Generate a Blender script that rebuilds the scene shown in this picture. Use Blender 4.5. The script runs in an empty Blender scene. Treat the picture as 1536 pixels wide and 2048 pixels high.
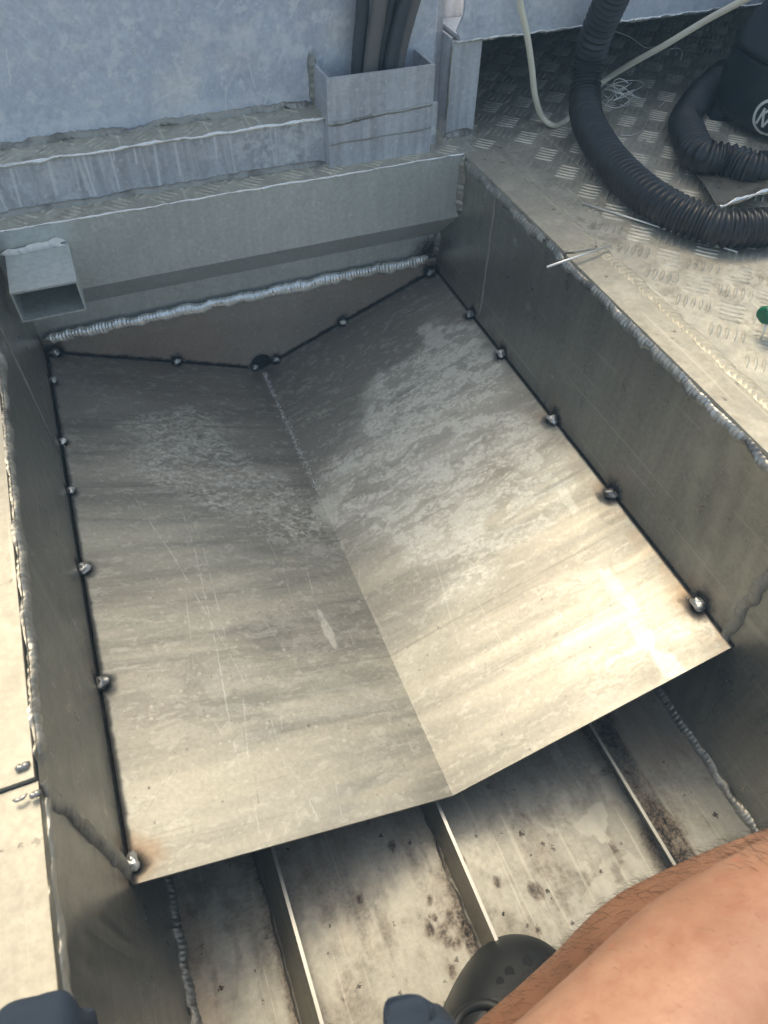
import bpy, math, random
import numpy as np
from mathutils import Vector, Matrix
random.seed(7); rng = np.random.default_rng(7)
C = bpy.context.scene
col = C.collection
S = 0.42                                    # metres per layout unit

# ------------------------------------------------------------------ camera
FOC = 1449.0; PX = np.array([768.0, 1024.0])
AX = np.array([5432., -1604., FOC]); AX /= np.linalg.norm(AX)
AY = np.array([-908., -1766., FOC]); AY -= AX*(AX@AY); AY /= np.linalg.norm(AY)
AD = np.cross(AX, AY)
AU = AD if AD[1] < 0 else -AD
cam = bpy.data.objects.new('camera', bpy.data.cameras.new('camera')); col.objects.link(cam)
cam.data.sensor_fit = 'VERTICAL'; cam.data.sensor_height = 24.0; cam.data.lens = FOC/2048*24.0
cam.data.clip_start = 0.01; cam.data.clip_end = 200
r_ = (AX[0], AY[0], AU[0]); u_ = (-AX[1], -AY[1], -AU[1]); b_ = (-AX[2], -AY[2], -AU[2])
cam.matrix_world = Matrix(((r_[0], u_[0], b_[0], 0), (r_[1], u_[1], b_[1], 0), (r_[2], u_[2], b_[2], 1.0*S), (0, 0, 0, 1)))
cam.data.dof.use_dof = True; cam.data.dof.focus_distance = 0.85; cam.data.dof.aperture_fstop = 9.0
C.camera = cam
C.render.resolution_x = 768; C.render.resolution_y = 1024

# ------------------------------------------------------------------ light
SUN_EL, SUN_AZ = math.radians(58), math.radians(2)   # azimuth measured from +Y clockwise
w = bpy.data.worlds.new('World'); C.world = w; w.use_nodes = True
nt = w.node_tree; nt.nodes.clear()
sky = nt.nodes.new('ShaderNodeTexSky'); sky.sky_type = 'NISHITA'; sky.sun_disc = False
sky.sun_elevation = SUN_EL; sky.sun_rotation = SUN_AZ; sky.dust_density = 4.0; sky.ozone_density = 1.0; sky.air_density = 0.8
bg = nt.nodes.new('ShaderNodeBackground'); bg.inputs[1].default_value = 0.15
tint = nt.nodes.new('ShaderNodeMix'); tint.data_type = 'RGBA'; tint.blend_type = 'MULTIPLY'; tint.inputs[0].default_value = 1.0
tint.inputs[7].default_value = (1.0, 0.95, 0.78, 1)      # thin overcast: white balanced warm
out = nt.nodes.new('ShaderNodeOutputWorld')
hs = nt.nodes.new('ShaderNodeHueSaturation'); hs.inputs['Saturation'].default_value = 1.0; nt.links.new(sky.outputs[0], hs.inputs['Color']); nt.links.new(hs.outputs[0], tint.inputs[6]); nt.links.new(tint.outputs[2], bg.inputs[0]); nt.links.new(bg.outputs[0], out.inputs[0])
sl = bpy.data.lights.new('sun', 'SUN'); sl.energy = 0.74; sl.angle = math.radians(20); sl.color = (1.0, 0.90, 0.68)
so = bpy.data.objects.new('sun', sl); col.objects.link(so)
d = Vector((math.sin(SUN_AZ)*math.cos(SUN_EL), math.cos(SUN_AZ)*math.cos(SUN_EL), math.sin(SUN_EL)))
so.rotation_euler = d.to_track_quat('Z', 'Y').to_euler(); so.location = d*6
C.view_settings.view_transform = 'Standard'; C.view_settings.look = 'None'
C.view_settings.exposure = 1.3; C.view_settings.gamma = 1.0
C.render.engine = 'CYCLES'

# ------------------------------------------------------------------ measuring helpers (layout units)
def ray(x, y):
    c = np.array([x-PX[0], y-PX[1], FOC]); return np.array([c@AX, c@AY, c@AU])
EYE = np.array([0, 0, 1.0])
def onz(x, y, z=0.): r = ray(x, y); return EYE + r*((z-1)/r[2])
def ony(x, y, Y): r = ray(x, y); return EYE + r*(Y/r[1])
def onx(x, y, X): r = ray(x, y); return EYE + r*(X/r[0])
def at(x, y, dep): return EYE + ray(x, y)*(dep/FOC)

def hash2(i, j, s):
    n = (i.astype(np.int64)*374761393 + j.astype(np.int64)*668265263 + s*1442695041) & 0x7fffffff
    n = ((n ^ (n >> 13))*1274126177) & 0x7fffffff
    n = n ^ (n >> 16)
    return (n & 0xffff)/65535.0
def vnoise(x, y, s=0):
    i = np.floor(x); j = np.floor(y); fx = x-i; fy = y-j
    fx = fx*fx*(3-2*fx); fy = fy*fy*(3-2*fy)
    a = hash2(i, j, s); b = hash2(i+1, j, s); c = hash2(i, j+1, s); d = hash2(i+1, j+1, s)
    return (a*(1-fx)+b*fx)*(1-fy) + (c*(1-fx)+d*fx)*fy
def fbm(x, y, s=0, o=5, g=0.5):
    t = 0; a = 1; n = 0
    for k in range(o): t = t+a*vnoise(x*2**k, y*2**k, s+k*17); n += a; a *= g
    return t/n
def sstep(a, b, x): t = np.clip((x-a)/(b-a), 0, 1); return t*t*(3-2*t)
def n1(x, s=0): return float(fbm(np.array([x]), np.array([s*7.3+.5]), s, 4)[0])

# ------------------------------------------------------------------ mesh helpers
class MB:
    def __init__(s): s.v = []; s.f = []; s.m = []
    def add(s, vs, fs, mi=0):
        o = len(s.v); s.v += [tuple(map(float, p)) for p in vs]; s.f += [tuple(o+i for i in f) for f in fs]; s.m += [mi]*len(fs)
    def box(s, a, b, mi=0):
        x0, y0, z0 = a; x1, y1, z1 = b
        s.add([(x0,y0,z0),(x1,y0,z0),(x1,y1,z0),(x0,y1,z0),(x0,y0,z1),(x1,y0,z1),(x1,y1,z1),(x0,y1,z1)],
              [(0,3,2,1),(4,5,6,7),(0,1,5,4),(1,2,6,5),(2,3,7,6),(3,0,4,7)], mi)
    def prism(s, pts, ext, mi=0):
        n = len(pts); e = np.array(ext, float); p = [np.array(q, float) for q in pts]
        s.add(p+[q+e for q in p], [tuple(range(n))[::-1], tuple(range(n, 2*n))]+[(i, (i+1) % n, (i+1) % n+n, i+n) for i in range(n)], mi)
    def tube(s, path, rad, seg=12, cap=True, mi=0, flat=1.0, up=(0, 0, 1)):
        P = [np.array(p, float) for p in path]; n = len(P)
        if not hasattr(rad, '__len__'): rad = [rad]*n
        T = [P[min(i+1, n-1)]-P[max(i-1, 0)] for i in range(n)]; T = [t/(np.linalg.norm(t)+1e-12) for t in T]
        N = np.array(up, float); N -= T[0]*(N@T[0])
        if np.linalg.norm(N) < 1e-3: N = np.array([1., 0, 0]); N -= T[0]*(N@T[0])
        vs = []
        for i in range(n):
            N = N-T[i]*(N@T[i]); N /= np.linalg.norm(N); B = np.cross(T[i], N)
            for k in range(seg):
                a = 2*math.pi*k/seg; vs.append(P[i]+rad[i]*(N*math.cos(a)*flat+B*math.sin(a)))
        fs = [(i*seg+k, i*seg+(k+1) % seg, (i+1)*seg+(k+1) % seg, (i+1)*seg+k) for i in range(n-1) for k in range(seg)]
        if cap: fs += [tuple(range(seg))[::-1], tuple(range((n-1)*seg, n*seg))]
        s.add(vs, fs, mi)
    def lathe(s, c, prof, seg=48, mi=0, sx=1, sy=1):
        vs = []; n = len(prof)
        for r, z in prof:
            for k in range(seg):
                a = 2*math.pi*k/seg; vs.append((c[0]+r*sx*math.cos(a), c[1]+r*sy*math.sin(a), c[2]+z))
        fs = [(i*seg+k, i*seg+(k+1) % seg, (i+1)*seg+(k+1) % seg, (i+1)*seg+k) for i in range(n-1) for k in range(seg)]
        fs += [tuple(range(seg))[::-1], tuple(range((n-1)*seg, n*seg))]
        s.add(vs, fs, mi)
    def build(s, name, mat, parent=None, base=None, smooth=False):
        return mk(name, s.v, s.f, mat, parent, base, smooth, s.m)

def mk(name, v, f, mat, parent=None, base=None, smooth=False, mi=None):
    """mesh from layout-unit coordinates; origin at base (or the parent's)"""
    if parent is not None: b = np.array(parent['base_pt'])
    elif base is not None: b = np.array(base, float)
    else:
        a = np.array(v, float); b = np.array([(a[:, 0].min()+a[:, 0].max())/2, (a[:, 1].min()+a[:, 1].max())/2, a[:, 2].min()])
    a = (np.asarray(v, float)-b)*S
    me = bpy.data.meshes.new(name)
    if isinstance(f, np.ndarray):
        me.vertices.add(len(a)); me.vertices.foreach_set('co', a.ravel().astype(np.float32)); nf = len(f)
        me.loops.add(nf*4); me.loops.foreach_set('vertex_index', f.ravel().astype(np.int32)); me.polygons.add(nf); me.polygons.foreach_set('loop_start', (np.arange(nf)*4).astype(np.int32)); me.update(calc_edges=True)
    else: me.from_pydata(a.tolist(), [], f)
    mats = mat if isinstance(mat, (list, tuple)) else [mat]
    for m in mats: me.materials.append(m)
    if mi is not None and len(mats) > 1: me.polygons.foreach_set('material_index', mi)
    me.polygons.foreach_set('use_smooth', [bool(smooth)]*len(me.polygons))
    me.update()
    o = bpy.data.objects.new(name, me); col.objects.link(o)
    o['base_pt'] = [float(x) for x in b]
    if parent is not None: o.parent = parent
    else: o.location = b*S
    return o
def empty(name, base):
    o = bpy.data.objects.new(name, None); col.objects.link(o); o.empty_display_size = 0.03
    o.location = Vector(base)*S; o['base_pt'] = [float(x) for x in base]; return o
def tag(o, label, cat, group=None, kind=None):
    if label: o['label'] = label
    if cat: o['category'] = cat
    if group: o['group'] = group
    if kind: o['kind'] = kind
    return o
def spline(pts, per=10):
    P = [np.array(p, float) for p in pts]; P = [2*P[0]-P[1]]+P+[2*P[-1]-P[-2]]; o = []
    for i in range(1, len(P)-2):
        for k in range(per):
            t = k/per
            o.append(.5*(2*P[i]+(P[i+1]-P[i-1])*t+(2*P[i-1]-5*P[i]+4*P[i+1]-P[i+2])*t*t+(3*P[i]-P[i-1]-3*P[i+1]+P[i+2])*t**3))
    o.append(P[-2]); return o
def resample(pts, ds):
    P = np.array(pts, float); L = np.r_[0, np.cumsum(np.linalg.norm(np.diff(P, axis=0), axis=1))]
    n = max(2, int(L[-1]/ds)+1); t = np.linspace(0, L[-1], n)
    return np.stack([np.interp(t, L, P[:, k]) for k in range(3)], 1), t
def nv(x, s=0): return fbm(np.asarray(x, float), np.zeros(len(x))+s*7.3+.5, s, 4)
def bead_geo(mb, path, w, h, nrm, pitch=.014, seed=0, wob=.25, seg=9, sharp=.3, curve=.7):
    P, t = resample(path, pitch/4); n = len(P); N0 = np.array(nrm, float); N0 /= np.linalg.norm(N0)
    T = np.empty_like(P); T[1:-1] = P[2:]-P[:-2]; T[0] = P[1]-P[0]; T[-1] = P[-1]-P[-2]; T /= np.linalg.norm(T, axis=1)[:, None]
    N = N0-T*(T@N0)[:, None]; N /= np.linalg.norm(N, axis=1)[:, None]; B = np.cross(T, N)
    wn = 1+wob*(nv(t/.03, seed)-.5)*2; hn = 1+wob*1.6*(nv(t/.02, seed+3)-.5); off = (nv(t/.045, seed+5)-.5)*w*wob*1.6
    ph = t/pitch+1.3*nv(t/.05, seed+9); rp = 1-sharp*(ph-np.floor(ph))*(.4+1.2*nv(t/.04, seed+12))
    e = np.minimum(1, np.minimum(t/(w*.8)+.25, (t[-1]-t)/(w*.8)+.25))
    a = np.pi*np.arange(seg+1)/seg; c = np.cos(a)[None, :, None]; sn = np.sin(a)[None, :, None]
    rough = (vnoise(t[:, None]/.006+seed*3, np.arange(seg+1)[None, :]*.9+0*t[:, None], seed)-.5)[..., None]*h*.22*min(1, wob*2)
    v = P[:, None]+B[:, None]*(c*(w*.5*wn*e*(.88+.12*rp))[:, None, None]+off[:, None, None])+N[:, None]*(sn*(h*e*rp*hn)[:, None, None]-h*.12+rough*sn)-T[:, None]*(sn*pitch*curve)
    I = np.arange(n*(seg+1)).reshape(n, seg+1); F = np.stack([I[:-1, :-1], I[:-1, 1:], I[1:, 1:], I[1:, :-1]], -1).reshape(-1, 4)
    mb.add(v.reshape(-1, 3).tolist(), F.tolist())
def burr(mb, path, w, h, nrm, seed=0):
    """thin, ragged, melted plate edge"""
    bead_geo(mb, path, w*.8, h*.8, nrm, .012, seed, .7, 6, .0, .2)

# ------------------------------------------------------------------ materials
class NT:
    def __init__(s, name):
        s.m = bpy.data.materials.new(name); s.m.use_nodes = True; s.t = s.m.node_tree; s.t.nodes.clear()
        s.o = s.n('ShaderNodeOutputMaterial'); s.p = s.n('ShaderNodeBsdfPrincipled'); s.t.links.new(s.p.outputs[0], s.o.inputs[0])
        s.tc = s.n('ShaderNodeTexCoord').outputs['Object']
    def n(s, k): return s.t.nodes.new(k)
    def put(s, sock, v):
        if isinstance(v, bpy.types.NodeSocket): s.t.links.new(v, sock)
        elif v is not None: sock.default_value = v
    def math(s, op, a, b=None, c=None, clamp=False):
        x = s.n('ShaderNodeMath'); x.operation = op; x.use_clamp = clamp
        for i, v in enumerate((a, b, c)):
            if v is not None: s.put(x.inputs[i], v)
        return x.outputs[0]
    def mix(s, f, a, b, mode='MIX'):
        x = s.n('ShaderNodeMix'); x.data_type = 'RGBA'; x.blend_type = mode
        s.put(x.inputs[0], f)
        for i, v in ((6, a), (7, b)): s.put(x.inputs[i], (*v, 1) if isinstance(v, tuple) and len(v) == 3 else v)
        return x.outputs[2]
    def noise(s, scale, detail=5, rough=.55, vec=None, stretch=None, dist=0):
        v = vec or s.tc
        if stretch:
            mp = s.n('ShaderNodeMapping'); mp.inputs['Scale'].default_value = stretch; s.t.links.new(v, mp.inputs[0]); v = mp.outputs[0]
        x = s.n('ShaderNodeTexNoise'); x.inputs['Scale'].default_value = scale; x.inputs['Detail'].default_value = detail
        x.inputs['Roughness'].default_value = rough; x.inputs['Distortion'].default_value = dist; s.t.links.new(v, x.inputs['Vector'])
        return x.outputs[0]
    def ramp(s, f, a, b, lo=0., hi=1.):
        x = s.n('ShaderNodeMapRange'); x.interpolation_type = 'SMOOTHSTEP'
        for i, v in enumerate((f, a, b, lo, hi)): s.put(x.inputs[i], v)
        return x.outputs[0]
    def attr(s, name):
        x = s.n('ShaderNodeAttribute'); x.attribute_name = name; return x
    def bump(s, h, dist=.001, st=1.):
        x = s.n('ShaderNodeBump'); x.inputs['Distance'].default_value = dist; x.inputs['Strength'].default_value = st; s.t.links.new(h, x.inputs['Height'])
        s.t.links.new(x.outputs[0], s.p.inputs['Normal']); return x.outputs[0]
    def set(s, col=None, rough=None, metal=None, spec=None):
        if col is not None: s.put(s.p.inputs['Base Color'], (*col, 1) if isinstance(col, tuple) and len(col) == 3 else col)
        s.put(s.p.inputs['Roughness'], rough); s.put(s.p.inputs['Metallic'], metal)
        if spec is not None: s.put(s.p.inputs['Specular IOR Level'], spec)
        return s.m

def alu(name, c=(.50, .49, .46), dark=(.30, .29, .26), rough=(.38, .6), metal=.85, streak=(1, 1, 1), grime=.25, white=.25, specks=0., scale=14, bump=.0004, soot=False, gcol=(.10, .085, .06), streakamt=.4):
    a = NT(name)
    n1_ = a.noise(scale, 6, .6); n2 = a.noise(scale*.25, 4, .6, dist=.6); n3 = a.noise(90, 4, .6, stretch=streak); n4 = a.noise(scale*3.3, 5, .65)
    k = a.math('MULTIPLY_ADD', n3, streakamt, a.math('MULTIPLY', n2, 1-streakamt))
    colr = a.mix(a.ramp(k, .35, .65), dark, c)
    wm = a.math('MULTIPLY', a.ramp(n1_, .52, .72), white)
    colr = a.mix(wm, colr, tuple(min(.8, x*1.35) for x in c))
    gm = a.math('MULTIPLY', a.ramp(a.math('MULTIPLY', n4, n2), .26, .42), grime)
    colr = a.mix(gm, colr, gcol)
    if specks:
        v = a.n('ShaderNodeTexVoronoi'); v.inputs['Scale'].default_value = 160; a.t.links.new(a.tc, v.inputs['Vector'])
        vs_ = a.n('ShaderNodeSeparateColor'); a.t.links.new(v.outputs['Color'], vs_.inputs[0]); v.inputs['Scale'].default_value = 120; rad_ = a.math('MULTIPLY', a.math('POWER', vs_.outputs[0], 5.0), .34); sp = a.math('MULTIPLY', a.math('LESS_THAN', a.math('MULTIPLY', v.outputs['Distance'], a.ramp(a.noise(400, 2), .3, .7, .6, 1.6)), rad_), a.ramp(a.noise(22, 3), .42, .62))
        colr = a.mix(a.math('MULTIPLY', sp, specks), colr, (.03, .025, .02))
    fn = a.noise(190, 5, .72); colr = a.mix(1.0, colr, a.mix(a.ramp(fn, .32, .68), (.90, .90, .90), (1.08, 1.08, 1.08)), 'MULTIPLY')
    for q_, (rz, th_) in enumerate(((.5, .665), (-.75, .68), (1.35, .67))):
        mp = a.n('ShaderNodeMapping'); mp.inputs['Rotation'].default_value = (rz*.7, rz*.4, rz); mp.inputs['Scale'].default_value = (1, .03, 1); mp.inputs['Location'].default_value = (q_*3.1, q_, 0); a.t.links.new(a.tc, mp.inputs[0])
        sn_ = a.noise(130, 2, .5, vec=mp.outputs[0]); colr = a.mix(a.math('MULTIPLY', a.ramp(sn_, th_, th_+.05), .35), colr, tuple(min(.85, x*1.5) for x in c))
    met = metal; rg = a.ramp(a.math('MULTIPLY_ADD', n4, .5, a.math('MULTIPLY', n3, .5)), .35, .65, rough[0], rough[1])
    if soot:
        at_ = a.attr('mask'); sep = a.n('ShaderNodeSeparateColor'); a.t.links.new(at_.outputs['Color'], sep.inputs[0])
        R_ = sep.outputs[0]; mid = a.math('MULTIPLY', R_, a.math('SUBTRACT', 1.0, R_)); fsp = a.ramp(a.noise(320, 4, .75), .36, .62, -.7, 1.0); sn = a.math('MULTIPLY_ADD', mid, fsp, a.math('MULTIPLY', R_, a.ramp(n4, .1, .55, .75, 1.15)), clamp=True)
        colr = a.mix(sep.outputs[1], colr, (.36, .20, .10)); colr = a.mix(sn, colr, (.006, .006, .007))
        rg = a.math('ADD', rg, a.math('MULTIPLY', sn, .4), clamp=True)
        met = a.math('MULTIPLY', a.math('SUBTRACT', 1.0, sn), metal)
        colr = a.mix(sep.outputs[2], colr, tuple(min(.9, x*1.3+.05) for x in c))
    a.bump(a.math('MULTIPLY_ADD', n1_, .6, a.math('MULTIPLY', n4, .4)), bump, .6)
    return a.set(colr, rg, met)

M = {}
M['wall_up'] = alu('weathered_aluminium_bulkhead', (.76, .79, .84), (.54, .58, .67), (.4, .6), .2, (1, 1, 1), .5, .9, scale=8, gcol=(.32, .33, .42), streakamt=.3, bump=.0008, soot=True)
M['step'] = alu('weathered_aluminium_step', (.64, .65, .68), (.44, .45, .48), (.4, .6), .3, (1, 1, .08), .25, .55, scale=16, streakamt=.6, soot=True)
M['wall'] = alu('satin_aluminium_wall', (.64, .66, .62), (.54, .56, .53), (.36, .5), .5, (1, 1, .08), .15, .25, soot=True)
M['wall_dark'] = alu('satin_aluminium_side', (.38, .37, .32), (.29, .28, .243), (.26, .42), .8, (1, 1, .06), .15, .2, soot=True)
M['deck'] = alu('worn_checker_plate', (.60, .565, .465), (.44, .41, .33), (.38, .55), .5, (1, 1, 1), .45, .5, specks=.5, scale=20)
M['floor'] = alu('grimy_hull_floor', (.37, .36, .31), (.29, .28, .24), (.42, .58), .5, (1, .06, 1), .6, .5, specks=1., scale=12, soot=True)
M['flat'] = alu('flat_bar_aluminium', (.47, .44, .355), (.37, .34, .27), (.45, .6), .3, (1, 1, 1), .3, .4, specks=.6, scale=24, gcol=(.20, .17, .11))
M['rib'] = alu('stringer_aluminium', (.42, .40, .34), (.32, .30, .25), (.35, .5), .8, (1, .06, 1), .4, .1)
M['deckweld'] = alu('flat_rippled_weld', (.50, .465, .365), (.40, .37, .29), (.42, .55), .4, (1, 1, 1), .5, .4, scale=30)
M['cut'] = NT('cut_aluminium_edge').set((.46, .45, .41), .4, .6)
def weldmat(name, c, r, met=.95, dirt=.5):
    a = NT(name); n = a.noise(110, 4, .6); n2 = a.noise(26, 4, .6)
    colr = a.mix(a.math('MULTIPLY', a.ramp(n2, .5, .66), dirt), c, (.09, .08, .07)); a.bump(n, .0006, .5)
    return a.set(colr, a.ramp(n, .35, .65, r, r+.2), met)
M['weld'] = weldmat('fresh_weld_bead', (.86, .85, .81), .24, .85, .3)
M['weldold'] = weldmat('old_weld_bead', (.36, .35, .31), .40, .75)
M['weldedge'] = weldmat('grey_weld_bead', (.38, .375, .35), .30, .9, .7)
M['tack'] = weldmat('tack_weld_metal', (.72, .71, .67), .36, .85, .75)
M['weldwhite'] = weldmat('white_weld_crust', (.74, .73, .68), .7, .1, .2)

# ================================================================== LARGE STRUCTURE
XL, XR, YB, YB2, ZF = -.292, 1.08, 2.0, 2.145, -.86
PX0, PX1, PY0, PY1 = -.286, 1.074, .465, 2.133
PXC = PX0+(PX1-PX0)*308/620
def panz(x): return -.732+.381*np.abs(x-PXC) + np.where(x > PXC, .0, -.000)
TACKS_L = [(99, 746), (115, 860), (130, 957), (158, 1120), (202, 1362), (250, 1712)]
TACKS_B = [(104, 691), (350, 708), (508, 721), (551, 706), (685, 630), (863, 525)]
TACKS_R = [(941, 620), (1004, 697), (1109, 825), (1227, 973), (1406, 1195)]
TL = [onx(x, y, PX0+.003) for x, y in TACKS_L]; TR = [onx(x, y, PX1-.003) for x, y in TACKS_R]
TB = [ony(x, y, PY1-.006) for x, y in TACKS_B]
TACK = [np.array([p[0], p[1], float(panz(p[0]))+.004]) for p in TL+TB+TR]
TSZ = [.8, .8, .8, 1.1, 1.1, 1.1, 1.1, .9, .8, .8, .9, 1.15, 1., 1.05, 1.1, 1.15, 1.25]

def grid(name, org, du, dv, nu, nv, mat, parent=None, maskfn=None, thick=None, zfn=None, smooth=True, base=None):
    org = np.array(org, float); du = np.array(du, float); dv = np.array(dv, float)
    uu, vv = np.meshgrid(np.linspace(0, 1, nu+1), np.linspace(0, 1, nv+1), indexing='ij')
    P = org+uu[..., None]*du+vv[..., None]*dv
    if zfn is not None: P = zfn(P)
    V = P.reshape(-1, 3); I = np.arange((nu+1)*(nv+1)).reshape(nu+1, nv+1)
    F = np.stack([I[:-1, :-1], I[1:, :-1], I[1:, 1:], I[:-1, 1:]], -1).reshape(-1, 4)
    vs = V; fs = F
    if thick is not None:
        o = len(V); rim = np.r_[I[:, 0], I[-1, 1:], I[::-1, -1][1:], I[0, ::-1][1:-1]]
        R = V[rim]+np.array(thick); vs = np.vstack([V, R]); n = len(rim)
        side = np.stack([rim, np.roll(np.arange(n)+o, 0), np.roll(np.arange(n)+o, -1), np.roll(rim, -1)], -1)
        fs = np.vstack([F, side])
        ks = sorted(set(list(range(0, nu, 20))+list(range(nu//2-30, nu//2+30, 3))+[nu])); o2 = len(vs)
        bot = np.array([V[I[k, j]]+np.array(thick) for k in ks for j in (0, nv)]); vs = np.vstack([vs, bot])
        fs = np.vstack([fs, [(o2+2*q, o2+2*q+1, o2+2*q+3, o2+2*q+2) for q in range(len(ks)-1)]])
    o = mk(name, vs, fs, mat, parent, base, smooth)
    if smooth and thick is not None:
        sm = np.ones(len(fs), bool); sm[len(F):] = False
        o.data.polygons.foreach_set('use_smooth', sm.tolist())
    if maskfn is not None:
        m = np.zeros((len(vs), 4), np.float32); m[:, 3] = 1
        m[:len(V), :3] = maskfn(V)
        ca = o.data.color_attributes.new('mask', 'FLOAT_COLOR', 'POINT'); ca.data.foreach_set('color', m.ravel())
    return o

def soot_field(P, sc=1., up=1.):
    """black weld soot round each tack, R = soot, G = heat tint"""
    s = np.zeros(len(P)); g = np.zeros(len(P))
    wob = .72+.55*fbm(P[:, 0]*55+P[:, 2]*40, P[:, 1]*55+P[:, 2]*25, 3, 4)
    for T, z in zip(TACK, TSZ):
        dd = P-T; r = np.sqrt(dd[:, 0]**2+dd[:, 1]**2+(dd[:, 2]*up)**2)*wob
        s = np.maximum(s, 1-sstep(.013*z*sc, .035*z*sc, r)); g = np.maximum(g, (1-sstep(.03, .085*z, r))*.5)
    return s, g

def segd(P, a, b):
    a = np.array(a); b = np.array(b); ab = b-a; t = np.clip(((P-a)@ab)/(ab@ab), 0, 1); return np.linalg.norm(P-(a+t[:, None]*ab), axis=1), t

# ---- floor of the hull
def floor_mask(P):
    s = np.zeros(len(P)); n = fbm(P[:, 0]*22, P[:, 1]*9, 5, 5)
    s = np.maximum(s, .16*sstep(.45, .7, fbm(P[:, 0]*26, P[:, 1]*7, 55, 5, .65)))
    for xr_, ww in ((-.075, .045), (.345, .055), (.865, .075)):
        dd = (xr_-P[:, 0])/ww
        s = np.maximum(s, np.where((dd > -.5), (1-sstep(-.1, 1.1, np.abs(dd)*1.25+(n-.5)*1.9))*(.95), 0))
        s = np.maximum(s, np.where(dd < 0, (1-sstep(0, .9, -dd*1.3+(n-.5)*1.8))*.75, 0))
    g = sstep(.45, .75, fbm(P[:, 0]*7, P[:, 1]*5, 9, 4))*.22
    wv = fbm(P[:, 0]*16+3*fbm(P[:, 0]*8, P[:, 1]*8, 2), P[:, 1]*16, 31, 4); reg = np.exp(-((P[:, 0]-.72)/.16)**2-((P[:, 1]-.30)/.2)**2)
    b = sstep(.5, .56, wv)*reg*.6
    spots = [(720, 1800), (505, 1715), (925, 1720), (940, 1895), (1080, 1780), (1230, 1700), (900, 1830), (870, 1835), (860, 1800), (995, 1765), (785, 1690), (903, 1940), (1065, 1780), (1075, 1860), (860, 1855)]
    for i, (x, y) in enumerate(spots):
        q = onz(x, y, ZF); r = np.hypot(P[:, 0]-q[0], (P[:, 1]-q[1])*.7)*(.5+n); s = np.maximum(s, (1-sstep(.003, .013, r*(.4+1.3*fbm(P[:, 0]*70, P[:, 1]*70, i, 3))))*.6)
    q = onz(905, 1865, ZF); r = np.hypot(P[:, 0]-q[0], P[:, 1]-q[1])*(.8+.4*n); s = np.maximum(s, np.exp(-((r-.02)/.012)**2)*.5)
    gr_ = fbm(P[:, 0]*120, P[:, 1]*60, 15, 4, .7); return np.stack([np.clip(s*(.35+1.1*gr_), 0, 1)*.88, np.clip(g+s*.5, 0, 1), b], 1)
fl = grid('hull_floor', (XL, -1.3, ZF), (XR-XL, 0, 0), (0, 3.46, 0), 460, 800, M['floor'], maskfn=floor_mask)
tag(fl, 'grimy aluminium hull floor between the stringers, with dark dirt along the ribs', 'floor', kind='structure')

# ---- stringers
blk0 = weldmat('dirty_weld_bead', (.12, .11, .095), .5, .6)
def stringer(name, xt, zt, xb, label):
    e = empty(name, (xb, .3, ZF)); mb = MB(); th = .0065
    P0 = [(xb, -1.6, ZF), (xb+th, -1.6, ZF), (xt+th, -1.6, zt), (xt, -1.6, zt)]
    mb.prism(P0, (0, 3.6, 0)); mb.build('web', M['rib'], e)
    m2 = MB(); m2.box((xt-.0005, -1.6, zt+.0004), (xt+th+.0005, 2.0, zt+.0022)); m2.build('top_edge', M['cut'], e)
    m3 = MB(); bead_geo(m3, [(xb-.002, -.2, ZF), (xb-.002, .7, ZF)], .012, .005, (-.5, 0, 1), .02, int(xb*90)+50, .8); m3.build('weld_bead', blk0, e, smooth=True)
    tag(e, label, 'stringer', 'stringers standing on the hull floor')
h1 = -.775; h2 = -.785; h3 = -.792
stringer('stringer', onz(645, 2048, h1)[0]-.004, h1, onz(604, 2048, ZF)[0], 'leftmost stringer under the folded tray, a thin upright bar nearest the left pit wall')
stringer('stringer', onz(1000, 1895, h2)[0]-.004, h2, onz(962, 1895, ZF)[0], 'middle stringer on the hull floor, running to the toe of the black clog')
stringer('stringer', onz(1350, 1730, h3)[0]-.004, h3, onz(1350, 1730, h3)[0]+.022, 'right-hand stringer ending at the bare leg, black grime along its left side')

# ---- side walls of the pit
def wmask_side(x, right):
    def f(P):
        s, g = soot_field(P, 1.15, .8)
        ed = np.abs(P[:, 2]-float(panz(np.array(PX1 if right else PX0))))
        inp = (P[:, 1] > PY0) & (P[:, 1] < PY1+.01)
        s = np.maximum(s, np.where(inp, (1-sstep(.002, .010 if right else .026, ed))*.85, 0))
        wh = np.zeros(len(P)); nn = fbm(P[:, 1]*20, P[:, 2]*20, 8, 5)
        for y0, wd in ((.56, .012), (.60, .02), (.67, .02), (.75, .03)) if right else ((.9, .01),):
            wh = np.maximum(wh, np.exp(-((P[:, 1]-y0-(P[:, 2]+.2)*.25)/wd)**2)*sstep(.3, .6, nn)*.34)
        if right:
            for (cx, cy, rr) in ((1057, 612, .02), (1012, 650, .03), (1030, 480, .02)):
                q = onx(cx, cy, XR); r = np.hypot(P[:, 1]-q[1], P[:, 2]-q[2]); wh = np.maximum(wh, (1-sstep(rr*.4, rr, r*(.5+nn)))*sstep(.42, .5, fbm(P[:, 1]*90, P[:, 2]*90, 4, 3))*.6)
        return np.stack([s, g*.4, wh], 1)
    return f
rw = empty('pit_wall', (XR, 1.2, ZF)); tag(rw, 'right side wall of the pit, tall dark grey aluminium panel below the checker plate deck', 'wall')
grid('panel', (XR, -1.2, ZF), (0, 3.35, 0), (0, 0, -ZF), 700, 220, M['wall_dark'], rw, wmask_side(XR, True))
lw = empty('pit_wall', (XL, 1.2, ZF)); tag(lw, 'left side wall of the pit, narrow grey aluminium panel beside the square tube end', 'wall')
grid('panel', (XL, 2.15, ZF), (0, -3.35, 0), (0, 0, -ZF), 700, 220, M['wall_dark'], lw, wmask_side(XL, False))
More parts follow.
